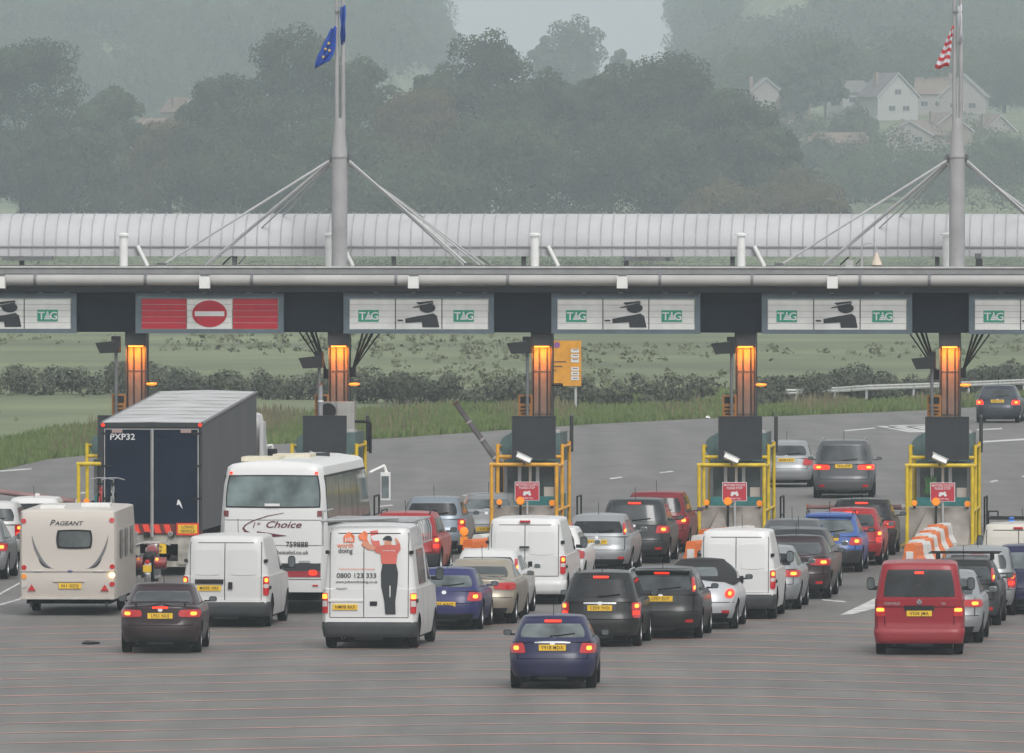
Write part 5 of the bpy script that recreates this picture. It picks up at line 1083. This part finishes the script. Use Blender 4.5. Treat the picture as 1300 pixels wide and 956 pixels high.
decal('painted_trousers', D([(418, 392), (505, 392), (517, 450), (514, 520), (500, 640), (502, 724), (436, 724), (430, 640), (410, 540), (408, 450)]), TRS); decal('trouser_gap', D([(463, 535), (470, 535), (469, 612), (464, 612)]), WHT, .021)
decal('painted_shirt', D([(412, 392), (404, 322), (375, 318), (362, 290), (395, 272), (428, 268), (470, 266), (505, 268), (512, 230), (528, 262), (532, 296), (512, 326), (506, 392)]), SHT, .0185)
decal('painted_arm', D([(362, 304), (320, 292), (290, 268), (300, 240), (340, 262), (375, 284)]), SK, .0215); decal('painted_hand', D([(500, 246), (496, 222), (506, 220), (518, 250), (510, 262)]), SK, .0215)
decal('painted_boards', D([(262, 205), (300, 174), (322, 190), (318, 230), (356, 296), (330, 300), (282, 268), (296, 240), (270, 232)]), OR, .0195); decal('painted_plank', D([(336, 176), (384, 170), (402, 278), (364, 284), (344, 240)]), SHT, .0178)
decal('painted_neck', D([(430, 250), (436, 236), (470, 236), (474, 266), (428, 268)]), SK, .0225); decal('painted_cap', D([(418, 228), (432, 212), (450, 205), (470, 210), (478, 228), (474, 244), (432, 234)]), TRS, .0245)
lettering('job worth doing', .04, cx(458), cz(308), TXTW, T, P2(.026))
# ladder rack
r = MB()
for y in (.15, 1.2, 2.2, 3.2): r.box(-.98, .95, y, y + .05, H + .08, H + .12)
for x in (-.98, .93): r.path([(x, .17, H + .1), (x, 3.4, H + .1)], .02, 6)
r.path([(-1.02, .1, H + .1), (.62, .1, H + .16)], .028, 6); r.path([(-.98, .17, H + .3), (-.98, .17, H - .42)], .018, 6); r.path([(-.98, .17, H + .3), (-.98, 2, H + .3)], .016, 6)
for i in range(7): y = .35 + i * .45; r.path([(.93, y, H + .1), (1.0, y, H - .1), (1.0, y, H - .38)], .014, 5)
r.path([(1.0, .35, H - .38), (1.0, 3.1, H - .38)], .016, 5); r.build('roof_rack', SILV, T)
# ---- generic long bodies
def bodyloft(S, z0, z1, crown, m, parent, name='body', steps=8, extra=()):
    mb = MB(); rings = [S.ring(lambda y, sd, t: z0 + (z1 - z0) * t, i / steps) for i in range(steps + 1)]; n = len(rings[0]); top = rings[-1]; ym = S.L / 2
    rings += [[(x * a, ym + (y - ym) * b, z + crown * c) for x, y, z in top] for a, b, c in ((.985, .997, .3), (.9, .985, .62), (.5, .96, .92), (0, .94, 1))]
    mb.add([v for r in rings for v in r], [(j * n + i, j * n + (i + 1) % n, (j + 1) * n + (i + 1) % n, (j + 1) * n + i) for j in range(len(rings) - 1) for i in range(n)] + [tuple(range(n))])
    return mb.build(name, m, parent, 40)
# coach
loc, rz = spot(346, 775, 6, 2.4); T = thing('coach', 'white coach with maroon script lettering and a wide tinted rear window', 'coach', loc, rz)
L = 9.6; w = 1.21; S = Shell(L, [(.5, w), (1.9, w), (3.15, w * .93), (3.3, w * .88)], [(.5, .03), (.8, 0), (2.2, .03), (3.1, .16), (3.3, .3)], [(.5, L - .1), (1.2, L), (3.2, L - .7)], 7, 3, .4, .9)
bodyloft(S, .5, 3.24, .2, PW2, T); MB().box(-1.0, 1.0, .4, L - .5, .3, .7).build('underbody', UNDER, T); wheels(T, .48, .28, w - .17, (2.4, 7.2), True)
q = MB(); patch(q, rearfn(S, .012), ((-1.0, 3.1), (1.0, 3.1), (-1.06, 2.42), (1.06, 2.42)), 16, 6, .1); q.build('rear_window', glassy('coach_glass', (.13, .17, .17), .12), T, 50)
q = MB(); patch(q, rearfn(S, .008), ((-1.03, 3.13), (1.03, 3.13), (-1.09, 2.39), (1.09, 2.39)), 16, 6, .1); q.build('window_seal', BLK, T, 50)
MB().box(-.18, .16, -.0, .03, 2.43, 2.49).build('sticker', TXTW, T)
q = MB(); patch(q, sidefn(S, 1, .006), ((.42, 3.12), (L - 1.1, 3.12), (.42, 1.98), (L - 1.0, 1.98)), 24, 6, .0); q.build('side_glass_band', BLK, T, 50)
q = MB(); patch(q, sidefn(S, -1, .006), ((.42, 3.12), (L - 1.1, 3.12), (.42, 1.98), (L - 1.0, 1.98)), 24, 6, .0); q.build('side_glass_band', BLK, T, 50)
for sg in (-1, 1):
    for i in range(7):
        a = .5 + i * 1.14; q = MB(); patch(q, sidefn(S, sg, .012), ((a, 3.07), (a + 1.08, 3.07), (a, 2.03), (a + 1.08, 2.03)), 4, 5, .04); q.build('side_window', glassy('coach_side_glass', (.09, .11, .11), .08), T, 50)
fr = lambda a, b, o: (a, S.yf(b) - S.AF * (1 - (1 - min(.99, abs(a) / S.w(b)) ** S.pf) ** (1 / S.pf)) + .012 + o, b)
q = MB(); patch(q, fr, ((-1.0, 3.0), (1.0, 3.0), (-1.05, 1.3), (1.05, 1.3)), 12, 5, .1); q.build('windscreen', GL, T, 50)
for sg in (-1, 1):
    q = MB(); patch(q, rearfn(S, .016), ((sg * .93, 3.2), (sg * 1.0, 3.2), (sg * .93, 3.15), (sg * 1.0, 3.15)), 3, 2, .4); q.build('marker_lamp', REDON, T)
    q = MB(); patch(q, rearfn(S, .014), ((sg * 1.0, 2.33), (sg * 1.11, 2.33), (sg * 1.0, 2.2), (sg * 1.11, 2.2)), 3, 2, .1); q.build('side_reflector', mat('maroon_lens', (.16, .03, .035), .3), T)
    q = MB(); patch(q, rearfn(S, .02), ((sg * .82, 1.0), (sg * 1.0, 1.0), (sg * .82, .88), (sg * 1.0, .88)), 4, 3, .6); q.build('tail_lamp', REDON, T)
    q = MB(); patch(q, rearfn(S, .02), ((sg * .9, .67), (sg * 1.02, .67), (sg * .9, .635), (sg * 1.02, .635)), 3, 1, 0); q.build('reflector', RED, T)
q = MB(); patch(q, rearfn(S, .012), ((-1.08, 1.15), (1.08, 1.15), (-1.08, .98), (1.08, .98)), 14, 2, 0); q.build('dark_band', DGREY, T); q = MB(); patch(q, rearfn(S, .012), ((-1.08, .975), (1.08, .975), (-1.08, .84), (1.08, .84)), 14, 2, 0); q.build('red_band', mat('band_red', (.28, .02, .03), .4), T)
q = MB()
for z in (1.55, .79, 2.12): patch(q, rearfn(S, .004), ((-1.1, z + .008), (1.1, z + .008), (-1.1, z - .008), (1.1, z - .008)), 14, 1, 0, 0)
q.build('panel_seam', STEEL, T)
MAR = mat('maroon_paint', (.12, .012, .03), .45, var=0); RP = lambda a, b: S.rear(a, b, .014)
def cdec(pts, nm='swoosh'):
    n = len(pts); MB().add([S.rear(a, b, .013) for a, b in pts], [tuple(range(n))]).build(nm, MAR, T, fix=False)
ux = lambda q: (q - 374) / 268; uz = lambda q: 3.42 - (q - 98) / 268
arc = [(540, 396), (440, 402), (340, 420), (250, 450), (205, 475), (190, 497), (205, 520), (240, 536), (285, 543)]; arc2 = [(285, 530), (245, 524), (212, 508), (200, 493), (215, 476), (258, 452), (345, 424), (440, 405)]
pts = [(ux(a), uz(b)) for a, b in arc + arc2]
for i in range(len(arc2) - 1):
    a0, a1 = arc[1 + i], arc[2 + i]; b0, b1 = arc2[len(arc2) - 1 - i], arc2[len(arc2) - 2 - i]
    q = [(ux(x), uz(y)) for x, y in (a0, a1, b1, b0)]; n = 4; MB().add([S.rear(a, b, .013) for a, b in q], [(0, 1, 2, 3)]).build('swoosh', MAR, T, fix=True)
MB().add([S.rear(ux(a), uz(b), .013) for a, b in ((278, 514), (465, 541), (278, 556))], [(0, 1, 2)]).build('arrow_head', MAR, T)
lettering('1', .17, ux(257), uz(492), MAR, T, RP, shear=.3); lettering('st', .1, ux(288), uz(475), MAR, T, RP, shear=.3); lettering('Choice', .21, ux(435), uz(492), MAR, T, RP, shear=.35, xs=1.35)
lettering('759888', .17, ux(590), uz(608), INK, T, RP, align='RIGHT', xs=1.0); lettering('www.1stchoiceltd.co.uk', .125, ux(590), uz(652), INK, T, RP, align='RIGHT', xs=1.0)
MB().box(.6, .85, -.02, .03, 1.16, 1.21).build('grab_handle', SILV, T)
for a, b, xx_ in ((1.5, 2.6, -.35), (4.0, 5.2, .05)): MB().box(xx_ - .55, xx_ + .3, a, b, 3.4, 3.5).build('roof_hatch', mat('cream_hatch', (.6, .55, .42), .6), T)
MB().box(.3, .6, 5.6, 5.8, 3.42, 3.5).build('roof_vent', DGREY, T)
for sg in (-1, 1):
    MB().path([(sg * 1.1, L - .3, 2.95), (sg * 1.38, L + .25, 3.1), (sg * 1.45, L + .25, 2.9)], .035, 8).build('mirror_arm', WHT, T, 50); MB().box(sg * 1.42 - .11, sg * 1.42 + .11, L + .15, L + .3, 2.3, 2.95).build('mirror_housing', WHT, T); MB().box(sg * 1.42 - .085, sg * 1.42 + .085, L + .13, L + .149, 2.36, 2.86).build('mirror_glass', GL2, T)
# caravan
loc, rz = spot(86, 775, 2.4, 3.2); T = thing('caravan', 'cream touring caravan with one small rear window, indicator flashing', 'caravan', loc, rz)
L = 6.3; w = 1.09; S = Shell(L, [(.36, w), (1.8, w), (2.3, w * .985)], [(.36, .04), (.5, 0), (1.0, .0), (1.02, .03), (2.0, .04), (2.3, .1)], [(.36, L), (1.4, L - .1), (2.3, L - .6)], 14, 4, .2, .4)
PC = paint('caravan_cream', (.55, .50, .45), 0, .4); bodyloft(S, .38, 2.33, .05, PC, T); MB().box(-.95, .95, .3, L - .3, .26, .4).build('chassis', UNDER, T); wheels(T, .32, .19, w - .12, (3.2,))
MB().path([(-.1, L, .4), (0, L + 1.1, .42)], .05, 8).path([(.1, L, .4), (0, L + 1.1, .42)], .05, 8).build('drawbar', BLK, T); MB().box(-1.07, 1.05, -.03, .06, .37, .42).build('rear_skirt', mat('cream_trim', (.5, .47, .42), .6), T)
MB().path([(-.85, .4, .38), (-.85, .25, .2)], .03, 6).path([(.85, .4, .38), (.85, .25, .2)], .03, 6).build('corner_steady', STEEL, T)
q = MB(); patch(q, rearfn(S, .02), ((-.26, 1.93), (.55, 1.93), (-.26, 1.50), (.55, 1.50)), 10, 6, .3, .03); f = q.build('window_seal', BLK, T, 50); q = MB(); patch(q, rearfn(S, .028), ((-.21, 1.89), (.51, 1.89), (-.21, 1.54), (.51, 1.54)), 10, 6, .3, .02); q.build('rear_window', glassy('caravan_glass', (.09, .10, .10), .1), T, 50)
RD = rearfn(S, .02)
for x, z, m_ in ((-.99, 2.12, RED), (.98, 2.14, RED), (-.98, 1.08, RED), (.99, 1.1, RED), (-.98, .88, AMB), (.99, .91, mat('flashing_indicator', (1, .7, .2), .3, emit=9, ecol=(1, .55, .12), var=0)), (-.98, .68, CLR), (.99, .71, RED)):
    q = MB(); patch(q, RD, ((x - .055, z + .055), (x + .055, z + .055), (x - .055, z - .055), (x + .055, z - .055)), 6, 6, 1, .03); q.build('rear_lamp', m_, T, 50)
for x in (-.81, .83): MB().add([RD(x - .09, .56, 0), RD(x + .09, .56, 0), RD(x, .7, 0), RD(x - .09, .56, -.02), RD(x + .09, .56, -.02), RD(x, .7, -.02)], [(0, 1, 2), (0, 1, 4, 3), (1, 2, 5, 4), (2, 0, 3, 5)]).build('triangle_reflector', RED, T)
plate(T, S, 'N1 GDJ', .05, .67, .5, .12); MB().box(-.32, .38, -.03, .02, .76, .79).build('plate_shelf', PC, T)
RP = lambda a, b: S.rear(a, b, .012)
lettering('P', .17, -.36, 2.03, INK, T, RP, shear=.3, xs=1.2); lettering('AGEANT', .125, .015, 2.03, INK, T, RP, shear=.25, xs=1.25)
q = MB(); q.lathe([(.001, -.02), (.07, -.015), (.08, 0)], 'y', 18); q.v = [(x + .05, y + .03, z * .55 + .98) for x, y, z in q.v]; q.build('oval_badge', mat('badge_blue', (.02, .04, .2), .3), T, 50)
def swoop(sg, off, m_, wd, e0, e1):
    mb = MB(); n = 14; c = .05
    for i in range(n + 1):
        u = i / n; a = e0 + (e1 - e0) * u; x = sg * (.86 - .55 * (1 - math.cos(a))) ; z = 1.86 - .82 * math.sin(a); k = wd * math.sin(math.pi * u)
        mb.v += [S.rear(c + x - sg * off, z, .01), S.rear(c + x - sg * (off + k * math.cos(a) ), z + k * .8 * math.sin(a), .01)]
    mb.f = [(2 * i, 2 * i + 1, 2 * i + 3, 2 * i + 2) for i in range(n)]; mb.mi = [0] * n; mb.build('swoop_stripe', m_, T)
for sg in (-1, 1): swoop(sg, 0, mat('stripe_grey', (.16, .16, .17), .4), .07, .05, 1.5); swoop(sg, .0, mat('stripe_black', (.03, .03, .035), .4), -.05, .75, 1.35)
q = MB()
for z in (.985, .4): patch(q, rearfn(S, .004), ((-1.05, z + .007), (1.05, z + .007), (-1.05, z - .007), (1.05, z - .007)), 14, 1, 0, 0)
q.build('panel_seam', STEEL, T); q = MB()
for sg in (-1, 1): patch(q, rearfn(S, .012), ((sg * .55, 1.02), (sg * .8, 1.02), (sg * .55, .995), (sg * .8, .995)), 4, 1, 0)
q.build('grab_handle', mat('cream_trim', (0, 0, 0)), T)
for sg in (-1, 1):
    for a in (1.0, 2.5, 4.2): q = MB(); patch(q, sidefn(S, sg, .02), ((a, 1.9), (a + .8, 1.9), (a, 1.25), (a + .8, 1.25)), 5, 4, .3); q.build('side_window', GL, T, 50)
MB().box(-.7, -.15, 1.0, 1.8, 2.36, 2.43).box(.1, .75, 2.6, 3.4, 2.36, 2.44).build('roof_light', WHT, T); MB().box(1.02, 1.05, .25, .33, 2.25, 2.33).build('side_marker', RED, T)
loc, rz = spot(97, 742, 2.2, .8); car('estate_car', 'silver estate towing the caravan, hidden in front of it', 'car', 99, 752, 2.2, PS, 4.6, 1.75, 1.5, .95, 'estate', lamp='mid', lit=False, high=False, ant=False, badge=False)
# bicycles on its roof
def bicycle(lab, px, py_top, gy, m_, yl=0):
    g = gnd(px, gy); T = thing('bicycle', lab, 'bicycle', (g.x, g.y, 1.52), -R(3), 'bicycles on the roof')
    for y in (.33, 1.35):
        MB().lathe([(.31, -.02), (.335, -.02), (.335, .02), (.31, .02), (.31, -.02)], 'x', 22, (0, y, .335)).lathe([(.02, -.03), (.02, .03)], 'x', 8, (0, y, .335)).build('wheel', RUB, T, 50)
    MB().path([(0, .33, .335), (0, .78, .3), (0, 1.18, .78), (0, .62, .72), (0, .33, .335)], .016, 6).path([(0, .78, .3), (0, .6, .85)], .016, 6).build('frame', m_, T, 50); MB().path([(0, 1.35, .335), (0, 1.18, .8), (0, 1.15, .98)], .02, 6).build('fork', CHR, T, 50)
    MB().path([(-.28, 1.05, .96), (-.1, 1.15, 1.0), (.1, 1.15, 1.0), (.28, 1.05, .96)], .016, 6).build('handlebar', CHR, T, 50); MB().box(-.06, .06, .48, .74, .85, .9).build('saddle', BLK, T)
bicycle('red bicycle carried upright on the towing car roof', 124, 610, 741, mat('bike_red', (.5, .04, .04), .3), 0)
bicycle('silver bicycle carried upright on the towing car roof', 139, 620, 741, SILV, 0)
# lorry
loc, rz = spot(192.5, 731, 3.5, 3.2); L = 13.6; w = 1.25
g = gnd(192.5, 731); loc = (g.x, g.y, 0); rz = -R(4.4); T = thing('articulated_lorry', 'tall articulated lorry with dark blue box trailer', 'lorry', loc, rz)
NB = mat('trailer_blue', (.008, .014, .03), .6, var=.25, scale=.9, spec=.1); NS = mat('trailer_side', (.075, .078, .085), .55, var=.15, scale=.6); RFG = mat('trailer_roof', (.44, .44, .44), .6, 0, var=.15, scale=.9)
zr, zf_ = 3.77, 4.28; zb_ = 1.12
MB().add([(-w, .03, zb_), (w, .03, zb_), (w, .03, zr), (-w, .03, zr), (-w, L, zb_), (w, L, zb_), (w, L, zf_), (-w, L, zf_)], [(0, 1, 2, 3), (4, 5, 6, 7), (1, 5, 6, 2), (0, 4, 7, 3), (0, 1, 5, 4)]).build('box_walls', NS, T)
rm = MB(); nn = 27
for i in range(nn + 1): y = L * i / nn; z = zr + (zf_ - zr) * i / nn; rm.v += [(-w - .01, y, z), (0, y, z + .03 + (.008 if i % 2 else 0)), (w + .01, y, z)]
rm.f = [(3 * i + j, 3 * i + j + 1, 3 * i + j + 4, 3 * i + j + 3) for i in range(nn) for j in (0, 1)]; rm.mi = [0] * len(rm.f); rf = rm.build('roof', RFG, T); rf.modifiers.new('s', 'SOLIDIFY').thickness = .02
rl = MB()
for i in range(1, 9): y = L * i / 9; z = zr + (zf_ - zr) * i / 9; rl.box(-w + .05, w - .05, y - .04, y + .04, z + .024, z + .034)
rl.build('roof_rib', mat('rib_dark', (.34, .34, .34), .6), T)
for sg in (-1, 1): MB().tube((sg * w, 0, zr - .02), (sg * w, L, zf_ - .02), .04, 8).build('roof_rail', STEEL, T)
for sg in (-1, 1): MB().box(min(sg * .02, sg * 1.18), max(sg * .02, sg * 1.18), -.02, .03, 1.14, zr - .13).build('rear_door', NB, T)
fr_ = MB(); fr_.box(-w, w, -.04, .03, zr - .12, zr).box(-w, -1.19, -.04, .03, zb_, zr - .12).box(1.19, w, -.04, .03, zb_, zr - .12); fr_.build('door_frame', DGREY, T)
MB().box(.015, .05, -.06, -.021, .95, zr - .15).box(-1.17, -1.15, -.035, -.021, 1.14, zr - .15).box(1.14, 1.165, -.04, -.021, 1.14, zr - .15).box(-1.15, 1.15, -.035, -.021, zr - .17, zr - .15).box(-.02, .0, -.045, -.021, .95, zr - .15).build('lock_rod', mat('rod_grey', (.38, .37, .36), .5), T)
for z in (2.7, 1.9, 3.5):
    for sg in (-1, 1): MB().box(min(sg * 1.0, sg * 1.24), max(sg * 1.0, sg * 1.24), -.05, -.036, z - .025, z + .025).build('door_hinge', BLK, T)
for sg in (-1, 1): q = MB().lathe([(.001, -.07), (.035, -.065), (.045, -.04)], 'y', 12, (sg * 1.2, 0, zr - .06)); q.build('marker_lamp', REDON, T); MB().box(sg * .85 - .13, sg * .85 + .13, -.03, -.021, zr - .25, zr - .17).build('maker_label', mat('label_pinkish', (.35, .24, .22), .6), T)
lettering('PXP32', .21, -.72, zr - .42, TXTW, T, lambda a, b: (a, -.024, b), xs=1.1)
MB().add([(.62, -.025, 1.74), (.68, -.025, 1.76), (.77, -.025, 1.64), (.73, -.025, 1.78), (.69, -.025, 1.86), (.65, -.025, 1.88)], [(0, 1, 2, 3, 4, 5)]).build('torn_sticker', TXTW, T)
for i in range(7): x = -1.2 + i * .26; MB().add([(x, -.03, 1.05), (x + .15, -.03, 1.05), (x + .08, -.03, 1.27), (x - .07, -.03, 1.27)], [(0, 1, 2, 3)]).build('hazard_stripe', mat('hazard_red', (.75, .06, .03), .4), T, fix=False)
MB().box(-1.24, 1.24, -.02, .2, 1.03, 1.13).box(-1.2, .6, -.026, -.02, 1.04, 1.28).build('hazard_backing', mat('hazard_dark', (.13, .02, .02), .5), T)
lv = MB().box(.62, 1.17, -.05, -.03, 1.0, 1.3).build('warning_plate', mat('hazard_red', (0, 0, 0)), T); MB().box(.66, 1.13, -.056, -.0505, 1.05, 1.26).build('yellow_face', PLATE, lv)
lettering('LONG', .1, .895, 1.17, INK, lv, lambda a, b: (a, -.06, b), xs=1.1); lettering('VEHICLE', .1, .895, 1.07, INK, lv, lambda a, b: (a, -.06, b), xs=.95)
MB().box(-1.24, 1.24, .02, .16, .78, 1.02).box(-1.24, -.75, 0, .16, .28, .78).box(.65, .95, 0, .16, .28, .78).box(-1.22, 1.22, .05, .2, .22, .36).box(-.75, -.3, .1, .16, .5, .78).build('rear_frame', mat('dirty_cream', (.34, .32, .28), .7, var=.35, scale=3), T); MB().box(-1.1, 1.1, .21, L - 1, .55, 1.1).build('chassis', UNDER, T)
np_ = MB().box(.0, .36, -.02, .03, .55, .79).build('number_plate', PLATE, T); lettering('W6', .11, .18, .68, INK, np_, lambda a, b: (a, -.024, b)); lettering('SEP', .1, .18, .57, INK, np_, lambda a, b: (a, -.024, b))
for x in (-.1, .5): MB().box(x - .08, x + .06, -.06, 0, .95, 1.08).build('latch', BLK, T)
wheels(T, .5, .34, w - .2, (1.9, 3.2, 4.5), True)
# tractor unit
CW = paint('cab_white', (.6, .6, .6)); yb = L + .5
S = Shell(2.3, [(.9, 1.2), (3.0, 1.2), (3.6, 1.1)], [(.9, 0), (3.6, .02)], [(.9, 2.3), (2.0, 2.25), (3.6, 1.7)], 12, 5, .2, .5); o = bodyloft(S, .9, 3.62, .12, CW, T, 'cab'); o.location = (.12, yb, 0)
MB().box(-1.0, 1.0, L - 2.2, L + 2.6, .5, .95).build('tractor_chassis', UNDER, T); wheels(T, .5, .34, 1.02, (L - 1.2, L + 2.0), True)
for sg in (-1, 1): MB().box(sg * 1.42 - .12, sg * 1.42 + .12, yb + 1.9, yb + 2.05, 2.0, 2.75).build('door_mirror', BLK, T); MB().path([(sg * 1.15, yb + 1.7, 2.8), (sg * 1.42, yb + 1.95, 2.85), (sg * 1.42, yb + 1.95, 2.7)], .03, 6).build('mirror_arm', WHT, T); MB().box(min(sg * 1.2, sg * 1.3) + .12, max(sg * 1.2, sg * 1.3) + .12, yb - .4, yb + .3, 1.4, 3.5).build('side_fairing', CW, T); MB().box(sg * 1.25 - .03, sg * 1.25 + .03, yb - .45, yb - .4, 1.8, 1.9).build('side_marker', REDON, T)
# motorcycle
def motorcycle(px, gy, yaw, lab):
    loc, rz = spot(px, gy, yaw, .35); T = thing('motorcycle', lab, 'motorcycle', loc, rz)
    for y in (.35, 1.75):
        MB().lathe([(.24, -.05), (.3, -.07), (.32, 0), (.3, .07), (.24, .05)], 'x', 22, (0, y, .32)).build('wheel', RUB, T, 50); MB().lathe([(.02, -.05), (.24, -.03), (.24, .03), (.02, .05)], 'x', 18, (0, y, .32)).build('hub', CHR, T, 50)
    MB().lathe([(.001, -.4), (.12, -.3), (.17, 0), (.12, .3), (.001, .4)], 'y', 14, (0, 1.15, .88)).build('fuel_tank', mat('bike_maroon', (.22, .03, .03), .25, coat=.6), T, 50)
    MB().lathe([(.001, -.4), (.14, -.3), (.15, .2), (.001, .35)], 'y', 12, (0, .6, .76)).build('seat', BLK, T, 50); MB().box(-.2, .2, .85, 1.3, .3, .7).build('engine', STEEL, T)
    MB().lathe([(.001, 0), (.14, .02), (.14, .3), (.001, .32)], 'x', 12, (.12, .35, .62)).lathe([(.001, 0), (.14, -.02), (.14, -.3), (.001, -.32)], 'x', 12, (-.12, .35, .62)).build('pannier', mat('bike_maroon', (0, 0, 0)), T, 50)
    MB().path([(-.42, 1.25, 1.02), (-.2, 1.45, 1.08), (.2, 1.45, 1.08), (.42, 1.25, 1.02)], .018, 8).build('handlebar', CHR, T, 50)
    for sg in (-1, 1):
        MB().path([(sg * .3, 1.35, 1.05), (sg * .4, 1.3, 1.25)], .01, 6).build('mirror_stem', CHR, T); MB().lathe([(.001, -.01), (.06, -.01), (.07, .02), (.001, .03)], 'y', 12, (sg * .42, 1.3, 1.28)).build('mirror', CHR, T, 50); MB().lathe([(.001, -.03), (.035, -.02), (.035, .02)], 'y', 10, (sg * .22, .1, .72)).build('indicator', HOT if sg > 0 else AMB, T, 50); MB().tube((sg * .2, .1, .3), (sg * .2, 1.0, .28), .045, 10).build('exhaust', CHR, T, 50)
        MB().path([(sg * .09, 1.75, .32), (sg * .12, 1.42, 1.05)], .025, 8).build('fork', CHR, T, 50)
    MB().lathe([(.001, -.03), (.06, -.02), (.06, .02)], 'y', 12, (0, .02, .66)).build('tail_lamp', RED, T, 50); MB().box(-.1, .1, -.03, -.01, .42, .58).build('number_plate', PLATE, T); MB().lathe([(.34, -.08), (.36, 0), (.34, .08)], 'x', 14, (0, .35, .34)).build('mudguard', CHR, T, 50)
    MB().lathe([(.001, 0), (.11, .02), (.1, .16), (.001, .18)], 'y', 14, (0, 1.5, .95)).build('headlamp', CHR, T, 50)
motorcycle(187, 748, 4, 'maroon and chrome motorcycle between the caravan and the lorry')
for o in COL.objects:
    if 'pm' in o: del o['pm']
